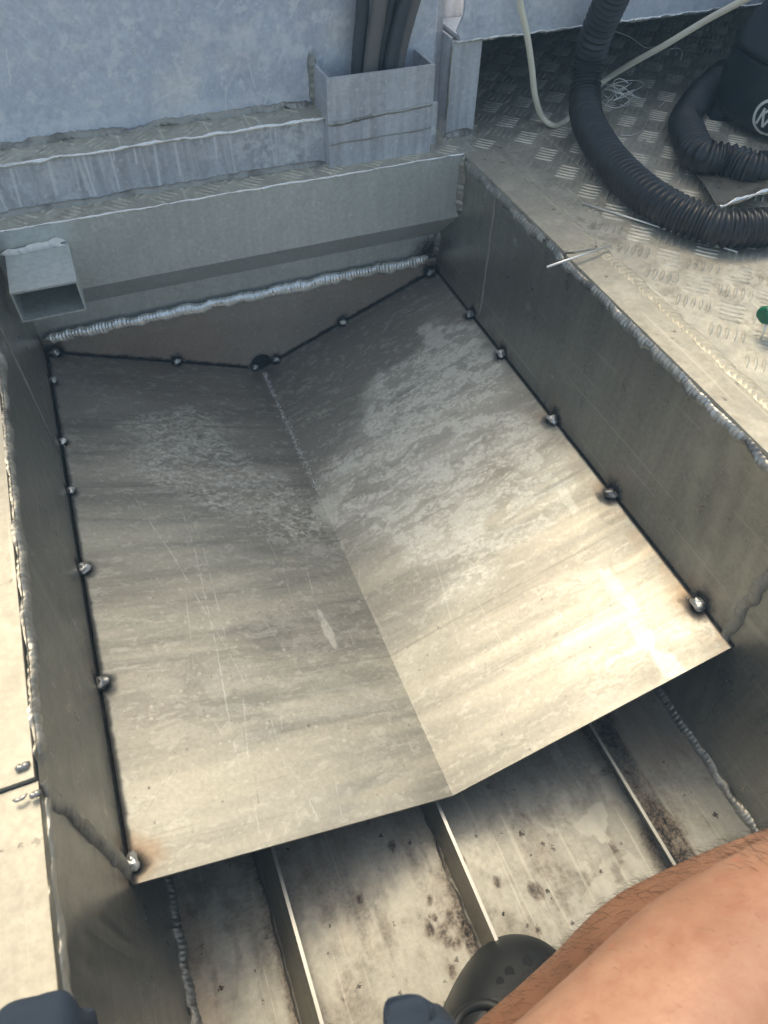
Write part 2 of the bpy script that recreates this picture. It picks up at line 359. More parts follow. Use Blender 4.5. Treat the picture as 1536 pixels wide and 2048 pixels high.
# seams welded across the side panels
for par, X, nx, ys in ((rw, XR, -1, (1.79, .50)), (lw, XL, 1, (1.62, .49))):
    for i, y in enumerate(ys):
        mb = MB(); zb = -.45 if y > 1 else -.52
        bead_geo(mb, [(X+nx*.001, y, -.004), (X+nx*.001, y-.004, zb*.5), (X+nx*.001, y, zb)], .016 if y > 1 else .030, .004 if y > 1 else .009, (nx, 0, 0), .011, int(y*40)+(X > 0)*3, .5)
        mb.build('seam_weld', M['weldold'], par, smooth=True)
# floor-to-wall welds
for par, X, nx in ((rw, XR, -1), (lw, XL, 1)):
    mb = MB(); bead_geo(mb, [(X+nx*.008, -.3, ZF+.006), (X+nx*.008, 1.0, ZF+.004)], .028, .010, (nx, 0, 1), .012, 60+nx, .5)
    mb.build('floor_weld', M['weldold'], par, smooth=True)

# ---- back wall of the pit (folded profile)
bw = empty('pit_wall', (.4, YB, ZF)); tag(bw, 'back wall of the pit, pale grey folded aluminium plate under the checker strip', 'wall')
def bmask(P):
    s, g = soot_field(P, 1.1, .8); nn = fbm(P[:, 0]*8, P[:, 2]*8, 12, 5)
    k = np.exp(-((P[:, 0]-1.08)/.06)**2)*sstep(-.30, -.2, -P[:, 2])*0
    r = np.hypot(P[:, 0]-1.055, P[:, 2]+.40); s = np.maximum(s, (1-sstep(.02, .09, r*(.6+.7*nn)))*.8)
    return np.stack([s, g*.5, sstep(.6, .75, nn)*.12], 1)
grid('upper_plate', (XL, YB, -.2), (XR-XL, 0, 0), (0, 0, .2), 260, 60, M['wall'], bw, bmask)
grid('undercut_plate', (XL, YB2, -.335), (XR-XL, 0, 0), (0, YB-YB2, .135), 260, 40, M['wall'], bw, bmask)
grid('lower_plate', (XL, YB2, ZF), (XR-XL, 0, 0), (0, 0, -.335-ZF), 260, 120, M['wall'], bw, bmask)
for X, yy in ((XR-.004, YB-.004),):
    mb = MB(); bead_geo(mb, [(X, yy, -.01), (X, yy, -.1), (X-.002, yy, -.2)], .034, .012, (-1, -1, 0), .018, 77, .5); mb.build('corner_weld', M['weldold'], bw, smooth=True)
    mb = MB(); bead_geo(mb, [(X-.004, YB2-.01, -.33), (X-.004, YB2-.01, -.42)], .03, .012, (-1, -1, 0), .018, 78, .5); mb.build('corner_weld', M['weldold'], bw, smooth=True)

# ---- checker plate bars
def bars(mb, x0, x1, y0, y1, z, keep=None, ox=1.253, oy=1.107, per=.1245):
    L, W, H, sp = .031, .0054, .0026, .0178
    c45 = math.sqrt(.5)
    for kind in (0, 1):
        dv = np.array([c45, c45]) if kind == 0 else np.array([c45, -c45]); pv = np.array([dv[1], -dv[0]]) if kind == 0 else np.array([c45, c45])
        for i in range(int((x0-ox)/per)-2, int((x1-ox)/per)+3):
            for j in range(int((y0-oy)/per)-2, int((y1-oy)/per)+3):
                c = np.array([ox+i*per, oy+j*per])+(per*.5 if kind else 0)*np.ones(2)
                for k in range(-2, 3):
                    q = c+pv*sp*k*(1 if kind == 0 else 1)
                    if kind == 0: q = c+np.array([c45, -c45])*sp*k
                    a = q-dv*L; b = q+dv*L
                    lo = np.minimum(a, b); hi = np.maximum(a, b)
                    if lo[0] < x0 or hi[0] > x1 or lo[1] < y0 or hi[1] > y1: continue
                    if keep and not keep(q[0], q[1]): continue
                    n = np.array([-dv[1], dv[0]]); vs = []
                    pr = ((-1, 0, 0), (-.62, .72, .0), (0, 1, 0), (.62, .72, 0), (1, 0, 0), (.62, -.72, 0), (0, -1, 0), (-.62, -.72, 0))
                    for s_, w_, _ in pr: p = q+dv*L*s_+n*W*w_; vs.append((p[0], p[1], z))
                    for s_, w_, _ in pr: p = q+dv*L*s_*.78+n*W*w_*.35; vs.append((p[0], p[1], z+H))
                    mb.add(vs, [(m, (m+1) % 8, (m+1) % 8+8, m+8) for m in range(8)]+[tuple(range(8, 16))])
# ---- deck
mb = MB(); DX0 = 1.178
mb.box((DX0, -1.5, -.012), (5.2, 4.6, 0)); mb.box((-1.6, YB+.002, -.012), (DX0-.001, 2.30, 0))
bars(mb, 1.200, 3.4, .45, 3.6, 0)
bars(mb, -.45, 1.235, YB+.004, 2.30, 0, ox=1.253-.03)
dk = mb.build('deck', M['deck'], base=(1.8, 1, -.012)); tag(dk, 'worn aluminium checker plate deck along the right of the pit and under the step', 'deck', kind='structure')
ml = MB(); ml.box((-1.6, .50, -.012), (XL-.006, YB, 0)); ml.box((-1.6, -1.3, -.022), (XL-.004, .496, -.008))
ld = ml.build('side_deck', M['flat'], base=(-.8, 1, -.02)); tag(ld, 'flat pale aluminium deck strip left of the pit', 'deck', kind='structure')

# flat bar capping the right wall
mb = MB(); mb.box((XR-.004, 1.405, -.004), (1.172, YB+.0, .004)); mb.build('capping_bar', M['flat'], rw)
mb = MB(); mb.box((XR-.004, -1.2, -.008), (1.170, 1.398, .001)); mb.build('capping_bar', M['flat'], rw)
mb = MB(); bead_geo(mb, [(XR-.004, YB-.02, -.016), (XR-.004, 1.5, -.016)], .030, .009, (-1, 0, .5), .013, 3, .4, sharp=.35); mb.build('edge_weld', M['weldold'], rw, smooth=True)
mb = MB(); bead_geo(mb, [(XR-.005, 1.49, -.016), (XR-.005, .3, -.016)], .027, .007, (-1, 0, .6), .0115, 4, .6, sharp=.3)
mb.build('edge_weld', M['weldedge'], rw, smooth=True)
mb = MB(); bead_geo(mb, [(1.176, 1.40, .001), (1.176, .35, .001)], .034, .0040, (0, 0, 1), .017, 14, .3, sharp=.8, curve=1.3); bead_geo(mb, [(1.18, YB, .001), (1.178, 1.42, .001)], .014, .004, (0, 0, 1), .02, 15, .5)
mb.build('deck_weld', M['deckweld'], rw, smooth=True)
mb = MB(); bead_geo(mb, [(1.09, 1.401, .003), (1.17, 1.401, .003)], .016, .006, (0, 0, 1), .014, 16, .3); mb.build('joint_weld', M['flat'], rw, smooth=True)
# left wall top bead
mb = MB(); bead_geo(mb, [(XL+.000, 1.5, -.014), (XL+.000, .52, -.014)], .024, .009, (1, 0, .4), .013, 21, .6); bead_geo(mb, [(XL, .47, -.024), (XL, .05, -.024)], .020, .007, (1, 0, .3), .03, 22, .8)
mb.build('edge_weld', M['weldold'], lw, smooth=True)
mb = MB()
for (x, y, l, r) in ((45, 1530, .014, .004), (70, 1585, .010, .0035), (40, 1594, .014, .002)):
    q = onz(x, y, .002); mb.tube(spline([q+np.array([-l*.7, -.001, .0005]), q+np.array([0, -.004, .001]), q+np.array([l*.7, .001, .0005])], 6), [r*.3, r*.8]+[r*(1.25+.2*math.sin(i*1.3)) for i in range(9)]+[r*.8, r*.3], 12)
mb.build('weld_spatter', M['weldedge'], lw, smooth=True)

# ================================================================== STEP, BULKHEAD, POST, BEAM
st = empty('wall_step', (.3, 2.09, 0)); tag(st, 'low step behind the pit with a streaked grey riser and checker plate tread', 'step')
def drips(P):
    x, z = P[:, 0], P[:, 2]; m = np.zeros(len(P)); r2 = random.Random(9)
    for i in range(34):
        x0_ = r2.uniform(-.05, .66) if i < 26 else r2.uniform(-.4, 0); zb_ = .124*r2.random()**1.5; w_ = r2.uniform(.0025, .006); sl_ = r2.uniform(-.1, .1)
        m = np.maximum(m, (1-sstep(w_*.4, w_, np.abs(x-x0_-(.124-z)*sl_)*(.6+.8*fbm(z*60+i, x*20, i, 3))))*(z > zb_)*r2.uniform(.2, .7))
    f2 = fbm(x*44, z*60, 26, 5, .65); m = np.maximum(m, sstep(.52, .64, f2)*.45*sstep(.1, .5, x)); s_ = sstep(.60, .72, fbm(x*70, z*70, 29, 4))*.10
    return np.stack([s_, 0*x, m], 1)
grid('riser', (-1.6, 2.09, .001), (2.62, 0, 0), (0, 0, .123), 1100, 50, M['step'], st, drips, (0, .01, 0))
mb = MB(); mb.box((-1.6, 2.084, .124), (1.0, 2.185, .130)); bars(mb, -.6, 1.0, 2.086, 2.185, .130, ox=1.253+.04, oy=1.107+.02); mb.build('tread', M['deck'], st)
mb = MB(); bead_geo(mb, [(-.6, 2.086, .002), (.66, 2.086, .002)], .026, .010, (0, -1, 1), .017, 30, .35); mb.build('foot_weld', M['weldold'], st, smooth=True)
mb = MB(); burr(mb, [(-.6, 2.083, .128), (.67, 2.083, .128)], .011, .005, (0, -1, .4), 31); mb.build('burred_edge', M['weld'], st, smooth=True)
mb = MB(); burr(mb, [(-.6, YB+.001, .001), (1.09, YB+.001, .001)], .007, .003, (0, -1, .6), 33); mb.build('burred_edge', M['weld'], bw, smooth=True)
WT = 1.5
bk = empty('bulkhead', (-.2, 2.19, .13)); tag(bk, 'large mottled blue-grey aluminium bulkhead rising behind the step', 'bulkhead')
def scuffs(P):
    x, z = P[:, 0], P[:, 2]; Q = np.stack([x, z], 1); m = np.zeros(len(P)); r2 = random.Random(21); vis = (x > -.45) & (z < .8); idx_ = np.where(vis)[0]; q = Q[idx_]; mm_ = np.zeros(len(q))
    nz = fbm(q[:, 0]*60, q[:, 1]*60, 3, 3)
    for i in range(70):
        c = np.array([r2.uniform(-.35, 1.0), r2.uniform(.14, .6)]); a_ = r2.choice([r2.uniform(.9, 1.9), r2.uniform(-2.4, -1.7), r2.uniform(0, 3)]); l = r2.uniform(.004, .05); w_ = r2.uniform(.0012, .004)
        dd, _ = segd(q, c-np.array([math.cos(a_), math.sin(a_)])*l, c+np.array([math.cos(a_), math.sin(a_)])*l); mm_ = np.maximum(mm_, (1-sstep(w_*.4, w_, dd*(.5+nz)))*r2.uniform(.2, .75))
    m[idx_] = mm_
    f = fbm(x*9+2*fbm(x*6, z*6, 4, 3), z*9, 6, 6, .62); f2 = fbm(x*34, z*34, 16, 5, .65)
    m = np.maximum(m, sstep(.52, .60, f)*sstep(.40, .62, f2)*.38); m = np.maximum(m, sstep(.60, .68, f2)*.5); m = np.maximum(m, np.exp(-((z-.165)/.02)**2)*.4*sstep(.35, .55, f2))
    dk2 = sstep(.56, .70, fbm(x*7, z*5, 18, 5))*.0; t_ = sstep(.45, .62, fbm(x*4, z*5, 19, 4))*.10
    return np.stack([dk2, t_, m], 1)
grid('plate', (-1.6, 2.186, .02), (2.645, 0, 0), (0, 0, WT-.02), 760, 420, M['wall_up'], bk, scuffs, (0, .012, 0))
mb = MB(); bead_geo(mb, [(-.5, 2.182, .134), (.66, 2.182, .134)], .03, .01, (0, -1, 1), .016, 35, .6); mb.build('foot_weld', M['weldold'], bk, smooth=True)

pk = empty('bracket_pocket', (.835, 2.07, 0)); tag(pk, 'open topped aluminium pocket bracket welded to the step, grey hoses standing in it', 'bracket')
mb = MB(); PF, PBk, Z1 = 2.052, 2.184, .240
mb.box((.662, PF, .0), (.985, PF+.009, Z1)); mb.box((.662, PF+.009, .0), (.671, PBk, Z1+.0)); mb.box((.976, PF+.009, .0), (.985, PBk, Z1)); mb.build('channel', M['step'], pk)
mb = MB(); burr(mb, [(.66, PF-.001, .122), (.76, PF-.001, .125), (.84, PF-.001, .132), (.985, PF-.001, .135)], .013, .004, (0, -1, .3), 41); mb.build('burred_edge', M['weldedge'], pk, smooth=True)
mb = MB(); burr(mb, [(.665, PF-.001, .066), (.985, PF-.001, .070)], .006, .0015, (0, -1, 0), 42); mb.build('seam', M['weldold'], pk, smooth=True)
mb = MB(); bead_geo(mb, [(.662, 2.18, .14), (.660, 2.18, .27)], .03, .012, (-1, -1, 0), .02, 43, .5); mb.build('side_weld', M['weldold'], pk, smooth=True)

gm = NT('grey_brown_hose'); gn = gm.noise(30, 4); gm.bump(gn, .0005, .4); gm.set(gm.mix(gn, (.12, .115, .11), (.19, .175, .16)), .55, 0.)
gh = empty('grey_hose_bundle', (.85, 2.12, 0)); tag(gh, 'bundle of thick grey hoses curving up out of the pocket bracket', 'hoses')
gd = NT('dark_grey_hose').set((.055, .062, .07), .45, 0.)
for i, (bx, tx, by, rr, m_) in enumerate(((.782, .815, 2.14, .018, gd), (.812, .858, 2.115, .021, gm.m), (.846, .900, 2.135, .018, gd), (.868, .935, 2.11, .019, gd), (.898, .972, 2.13, .022, gm.m))):
    mb = MB(); mb.tube(spline([(bx+.004, by, .02), (bx, by, .2), (bx+(tx-bx)*.35, by-.004, .33), (tx, by-.015, .46), (tx+.11, by-.04, .66), (tx+.3, by-.06, .86)], 10), rr, 18); mb.build('hose', m_, gh, smooth=True)

ps = empty('support_post', (1.12, 2.16, 0)); tag(ps, 'upright aluminium post between the bracket pocket and the dark space under the beam', 'post')
mb = MB(); mb.box((1.075, 2.135, 0), (1.172, 2.146, .262)); mb.box((1.072, 2.146, 0), (1.081, 2.30, .27)); mb.box((1.081, 2.289, 0), (1.172, 2.30, .262)); mb.build('box_section', M['step'], ps)
mb = MB(); mb.box((1.046, 2.20, 0.), (1.0715, 2.30, 1.5)); mb.box((1.0, 2.303, 0), (1.2, 2.31, 1.5)); mb.build('side_plate', M['step'], ps)
mb = MB(); bead_geo(mb, [(1.075, 2.13, .004), (1.175, 2.13, .004)], .03, .013, (0, -1, 1), .018, 51, .5); burr(mb, [(1.074, 2.136, .05), (1.074, 2.136, .255)], .007, .003, (-1, -1, 0), 52); mb.build('foot_weld', M['weldold'], ps, smooth=True)
bm_ = empty('cross_beam', (2.2, 2.17, .26)); tag(bm_, 'wide aluminium cross beam over the dark space at the top right', 'beam')
mb = MB(); mb.prism([(1.10, 2.125, .262), (5.2, 2.125, .262), (5.2, 2.125, 1.5), (1.10, 2.125, 1.5), (1.10, 2.125, .33), (1.082, 2.125, .29)], (0, .01, 0)); mb.box((1.10, 2.136, .262), (5.2, 2.30, .272)); mb.build('face_plate', M['wall_up'], bm_)
mb = MB(); burr(mb, [(1.085, 2.124, .264), (4, 2.124, .264)], .011, .004, (0, -1, -.2), 55); mb.build('burred_edge', M['weld'], bm_, smooth=True)
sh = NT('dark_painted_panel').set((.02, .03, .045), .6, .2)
lk = empty('locker', (3.1, 3.2, 0)); tag(lk, 'dark covered locker space behind the cross beam', 'locker')
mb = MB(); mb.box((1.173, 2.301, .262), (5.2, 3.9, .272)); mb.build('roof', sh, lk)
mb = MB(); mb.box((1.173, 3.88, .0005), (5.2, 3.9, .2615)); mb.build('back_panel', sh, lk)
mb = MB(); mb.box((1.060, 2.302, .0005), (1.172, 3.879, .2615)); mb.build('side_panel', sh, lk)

# ================================================================== FOLDED TRAY
def to_pan(x, y):
    r = ray(x, y); t = .2; lo, hi = .05/FOC, 4/FOC
    f = lambda t: (EYE+r*t)[2]-float(panz((EYE+r*t)[0]))
    for _ in range(50):
        m = (lo+hi)/2
        if f(m) > 0: lo = m
        else: hi = m
    p = EYE+r*lo; return p[:2]
def inpoly(P, poly):
    c = np.zeros(len(P), bool); n = len(poly); dmin = np.full(len(P), 9.)
    for i in range(n):
        a = poly[i]; b = poly[(i+1) % n]
        k = ((a[1] > P[:, 1]) != (b[1] > P[:, 1])) & (P[:, 0] < (b[0]-a[0])*(P[:, 1]-a[1])/(b[1]-a[1]+1e-12)+a[0]); c ^= k
        dmin = np.minimum(dmin, segd(P, a, b)[0])
    return np.where(c, dmin, -dmin)
def poly(pts): return [to_pan(*p) for p in pts]
def pan_masks(P3):
    P = P3[:, :2]; x, y = P[:, 0], P[:, 1]
    wx = (fbm(x*9, y*9, 1, 5)-.5)*.14; wy = (fbm(x*9, y*9, 2, 5)-.5)*.14; Q = np.stack([x+wx, y+wy], 1)
    # R soot, G heat tint, B pale scale ; second layer: R scratches/bright, G grey water film plus painted dark reflection, B rust
    s, g = soot_field(P3, 1.0, 1.); 
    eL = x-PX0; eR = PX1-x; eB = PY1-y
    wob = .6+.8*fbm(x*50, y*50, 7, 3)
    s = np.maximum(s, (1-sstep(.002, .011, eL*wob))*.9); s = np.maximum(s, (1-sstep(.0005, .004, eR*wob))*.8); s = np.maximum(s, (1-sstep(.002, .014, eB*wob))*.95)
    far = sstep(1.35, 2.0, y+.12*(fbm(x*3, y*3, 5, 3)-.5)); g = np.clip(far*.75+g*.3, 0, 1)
    n_l = fbm(x*9, y*14, 23, 4); n_f = fbm(x*110, y*130, 21, 5, .65)
    w1 = fbm(x*14, y*20, 24, 4); w2 = fbm(x*14, y*20, 25, 4)
    F1 = fbm(x*15+w1*3.2+y*4, y*38+w2*2.5, 22, 6, .62); F2 = fbm(x*44+w2*3, y*80+w1*3, 26, 5, .62)
    crisp = np.clip(sstep(.47, .51, F1)*.26+sstep(.50, .53, F2)*.42*sstep(.36, .5, F1)+sstep(.50, .60, n_f)*.5*sstep(.36, .48, F1), 0, 1)
    A = inpoly(Q, poly([(870, 640), (790, 740), (720, 820), (640, 970), (690, 1060), (830, 1110), (900, 1190), (1010, 1120), (1130, 1050), (1160, 960), (1110, 870), (1020, 780), (950, 660)]))
    B = inpoly(Q, poly([(300, 800), (240, 880), (300, 980), (450, 1030), (560, 1080), (700, 1120), (760, 1090), (640, 1000), (560, 950), (450, 850), (390, 810)]))
    D = inpoly(Q, poly([(1180, 1060), (1080, 1180), (1060, 1330), (1180, 1420), (1430, 1330), (1440, 1240), (1300, 1120)]))
    E_ = inpoly(Q, poly([(300, 1250), (260, 1500), (520, 1640), (880, 1540), (820, 1350), (640, 1180)]))
    pale = sstep(-.03, .06, A+(n_l-.5)*.14)*np.clip(crisp+.30*sstep(.3, .55, n_l), 0, 1)*.92
    pale = np.maximum(pale, sstep(-.03, .06, B+(n_l-.5)*.14)*np.clip(sstep(.5, .54, F2)*.5+sstep(.52, .58, n_f)*.5, 0, 1)*.75)
    pale = np.maximum(pale, sstep(-.03, .08, D+(n_l-.5)*.2)*sstep(.48, .50, F1)*.45)
    pale = np.maximum(pale, sstep(-.05, .1, E_+(n_l-.5)*.2)*sstep(.56, .6, F1)*.15)
    pale = np.maximum(pale, sstep(.60, .66, F2)*.25)
    def blob(cx, cy, rx, ry, seed, soft=.25):
        q = to_pan(cx, cy); r = np.sqrt(((x-q[0])/rx)**2+((y-q[1])/ry)**2)+(fbm(x*30, y*22, seed, 5, .6)-.5)*2.0; return 1-sstep(1-soft, 1+soft, r)
    for i, (cx, cy, rx, ry, a) in enumerate([(870, 670, .035, .06, .8), (850, 660, .03, .03, .6), (655, 1020, .045, .05, .7), (640, 1100, .02, .02, .35), (1130, 990, .02, .05, .8), (1075, 915, .008, .03, .9), (650, 1250, .01, .07, .6), (1240, 1190, .02, .10, 1.), (1290, 1280, .018, .08, 1.), (1330, 1330, .02, .05, .9), (325, 1370, .05, .02, .16), (430, 1370, .03, .03, .18)]):
        pale = np.maximum(pale, blob(cx, cy, rx, ry, 60+i)*a)
    wet_refl = np.zeros(len(P))
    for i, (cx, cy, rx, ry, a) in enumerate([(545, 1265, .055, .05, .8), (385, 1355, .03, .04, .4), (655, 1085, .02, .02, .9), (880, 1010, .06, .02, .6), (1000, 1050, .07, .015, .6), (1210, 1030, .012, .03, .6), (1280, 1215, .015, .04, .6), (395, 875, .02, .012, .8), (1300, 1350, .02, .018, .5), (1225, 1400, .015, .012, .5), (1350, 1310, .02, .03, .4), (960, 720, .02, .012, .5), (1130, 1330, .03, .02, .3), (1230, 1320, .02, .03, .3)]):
        wet_refl = np.maximum(wet_refl, blob(cx, cy, rx, ry, 90+i)*a)
    V_ = inpoly(Q, poly([(470, 740), (590, 1030), (660, 1010), (730, 850), (850, 650), (700, 640), (520, 735)])); wet_refl = np.maximum(wet_refl, sstep(-.05, .08, V_)*(.35+.5*fbm(x*5, y*9, 88, 4)))  # dark reflection along the far fold, painted into the sheet colour
    V2 = inpoly(Q, poly([(520, 1080), (500, 1330), (700, 1340), (760, 1200), (700, 1080)])); wet_refl = np.maximum(wet_refl, sstep(-.04, .08, V2)*.35)
    # ring outlines of dried drops
    for i, (cx, cy, rr) in enumerate([(1175, 1320, .018), (1150, 1340, .03), (600, 1305, .006), (590, 1310, .005), (570, 1265, .004), (565, 1275, .004), (1090, 1255, .02), (1230, 1340, .025), (1260, 1290, .02)]):
        q = to_pan(cx, cy); r = np.hypot(x-q[0], y-q[1])*(.7+.6*fbm(x*30, y*30, 120+i, 3)); pale = np.maximum(pale, np.exp(-((r-rr)/.0022)**2)*.12)
    # small round droplets
    for i in range(90):
        q = to_pan(rng.uniform(300, 760), rng.uniform(1150, 1500)) if i % 3 else to_pan(rng.uniform(900, 1200), rng.uniform(1000, 1300)); rr = rng.uniform(.002, .006)
        pale = np.maximum(pale, (1-sstep(rr*.6, rr, np.hypot(x-q[0], y-q[1])))*.4)
    sc = np.zeros(len(P))
    L = [((250, 955), (520, 1420), .8), ((360, 990), (495, 1600), .8), ((495, 1000), (560, 1130), .6), ((520, 1230), (650, 1410), .6), ((385, 1030), (460, 1330), .6), ((610, 1130), (640, 1250), .7), ((560, 1120), (590, 1230), .5),
         ((845, 1050), (930, 1330), .6), ((930, 1150), (1030, 1330), .5), ((365, 1170), (385, 1360), .6), ((485, 1380), (500, 1540), .5), ((590, 1550), (640, 1650), .7), ((665, 1540), (690, 1650), .6), ((505, 1600), (520, 1690), .5), ((700, 1140), (780, 1300), .4),
         ((1010, 1140), (1070, 1110), .5), ((1040, 1165), (1090, 1140), .5), ((140, 1240), (400, 1250), .35), ((450, 1165), (490, 1155), .5), ((430, 1160), (520, 1140), .4), ((600, 1190), (770, 1200), .3), ((690, 1250), (740, 1380), .4), ((540, 1430), (580, 1560), .35), ((430, 1440), (447, 1470), .6), ((820, 1130), (860, 1210), .4), ((1080, 1400), (1180, 1350), .35)]
    for i in range(110):
        cx, cy = rng.uniform(330, 1200), rng.uniform(850, 1560); a = rng.uniform(.9, 2.1) if i % 2 else rng.uniform(-.5, .3); l = rng.uniform(12, 60)
        L.append(((cx, cy), (cx+math.cos(a)*l, cy+math.sin(a)*l), rng.uniform(.15, .4)))
    FA = np.stack([(fbm(x*4, y*4, 33, 2)-.5), (fbm(x*4, y*4, 34, 2)-.5)], 1)*.02; FS = sstep(.2, .75, fbm(x*35, y*35, 5, 3)); FD = sstep(.3, .7, fbm(x*30, y*30, 8, 3))
    for a, b, k in L:
        dd, t = segd(P+FA, to_pan(*a), to_pan(*b)); sc = np.maximum(sc, (1-sstep(.0004, .0017, dd))*k*.9*FS*sstep(0, .15, t)*sstep(0, .25, 1-t))
    dk_ = np.zeros(len(P))     # dark hairline marks
    for a, b, k in [((250, 1690), (345, 1540), .5), ((855, 1050), (866, 1015), .9), ((508, 1540), (517, 1605), .7), ((970, 1320), (975, 1400), .5), ((382, 1645), (386, 1665), .9), ((1068, 1255), (1072, 1240), .6), ((880, 1520), (890, 1560), .3)]:
        dd, t = segd(P, to_pan(*a), to_pan(*b)); dk_ = np.maximum(dk_, (1-sstep(.0004, .0022, dd))*k*.6*FD)
    for i in range(120):
        q = to_pan(rng.uniform(260, 1330), rng.uniform(1150, 1650)); rr = rng.uniform(.001, .0032); dk_ = np.maximum(dk_, (1-sstep(rr*.5, rr, np.hypot(x-q[0], (y-q[1])*rng.uniform(.5, 1.5))))*rng.uniform(.3, .8))
    ru = np.zeros(len(P))
    for (cx, cy, rr, a) in [(262, 1712, .075, 1.), (1385, 1190, .08, 1.), (1210, 975, .05, .6), (1095, 830, .04, .4), (150, 1125, .03, .3)]:
        q = to_pan(cx, cy); r = np.hypot(x-q[0], y-q[1])*(.6+.8*fbm(x*25, y*25, 44, 4)); ru = np.maximum(ru, (1-sstep(.01, rr, r))*a)
    ru = np.maximum(ru, (1-sstep(.0, .06, eR*(.5+fbm(x*30, y*14, 46, 4))))*sstep(1.5, .7, y)*.5*sstep(.4, .6, fbm(x*50, y*30, 47, 4)))
    return np.stack([s, g, pale], 1), np.stack([sc, wet_refl, ru], 1), dk_
tray = empty('folded_tray', (PXC, 1.3, -.73)); tag(tray, 'wide shallow V-folded aluminium sheet tack welded inside the pit', 'metal tray')
NU, NV = 620, 760
pz = lambda P: np.concatenate([P[..., :2], panz(P[..., 0])[..., None]], -1)
cache = {}
def m1(V):
    cache['a'] = pan_masks(V); return cache['a'][0]
pm = NT('rolled_aluminium_sheet'); a = pm
mk1 = a.n('ShaderNodeSeparateColor'); a.t.links.new(a.attr('mask').outputs['Color'], mk1.inputs[0])
mk2 = a.n('ShaderNodeSeparateColor'); a.t.links.new(a.attr('mask2').outputs['Color'], mk2.inputs[0])
dka = a.attr('marks').outputs['Fac']
roll = a.noise(60, 5, .6, stretch=(.06, 1, .06), dist=.5); roll2 = a.noise(11, 4, .5, stretch=(.22, 1, .22), dist=1.2); fine = a.noise(260, 3, .6); cloud = a.noise(7, 4, .55, dist=.8)
base = a.mix(a.ramp(roll, .38, .62), (.33, .318, .272), (.45, .432, .365)); base = a.mix(a.ramp(roll2, .40, .66), base, (.56, .532, .44)); 
base = a.mix(a.math('MULTIPLY', a.ramp(cloud, .45, .7), .35), base, (.40, .37, .32))
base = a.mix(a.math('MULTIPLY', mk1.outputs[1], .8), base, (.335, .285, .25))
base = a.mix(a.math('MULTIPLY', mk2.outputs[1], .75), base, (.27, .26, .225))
base = a.mix(a.math('MULTIPLY', mk1.outputs[2], .92), base, (.80, .79, .70))
base = a.mix(a.math('MULTIPLY', mk2.outputs[2], .65), base, (.42, .26, .13))
base = a.mix(mk2.outputs[0], base, (.82, .82, .78)); base = a.mix(dka, base, (.10, .09, .08))
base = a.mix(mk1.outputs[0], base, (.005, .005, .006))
rg = a.ramp(roll, .3, .7, .48, .61); rg = a.math('ADD', rg, a.math('MULTIPLY', mk1.outputs[2], .06)); rg = a.math('ADD', rg, a.math('MULTIPLY', mk1.outputs[0], .5)); rg = a.math('SUBTRACT', rg, a.math('MULTIPLY', mk2.outputs[1], .03), clamp=True)
met = a.math('SUBTRACT', .78, a.math('ADD', a.math('MULTIPLY', mk1.outputs[2], .12), mk1.outputs[0]), clamp=True)
bl = a.noise(75, 3, .6, stretch=(.035, 1, .035), dist=.9); base = a.mix(a.math('MULTIPLY', a.ramp(bl, .58, .72), .30), base, (.20, .185, .15)); base = a.mix(1.0, base, a.mix(a.ramp(a.noise(230, 5, .7), .3, .7), (.91, .91, .91), (1.08, 1.08, 1.08)), 'MULTIPLY')
h = a.math('ADD', a.math('MULTIPLY', roll2, .7), a.math('MULTIPLY', roll, .12)); a.bump(h, .0025, .4)
pm.set(base, rg, met)
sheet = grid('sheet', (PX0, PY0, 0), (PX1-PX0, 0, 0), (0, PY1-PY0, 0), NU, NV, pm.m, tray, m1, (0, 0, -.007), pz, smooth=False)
nb = (NU+1)*(NV+1); tot = len(sheet.data.vertices)
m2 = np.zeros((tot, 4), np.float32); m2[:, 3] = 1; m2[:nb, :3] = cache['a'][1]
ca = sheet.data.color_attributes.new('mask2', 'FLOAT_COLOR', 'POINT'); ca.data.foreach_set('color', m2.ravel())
mm = np.zeros(tot, np.float32); mm[:nb] = cache['a'][2]; fa = sheet.data.attributes.new('marks', 'FLOAT', 'POINT'); fa.data.foreach_set('value', mm)
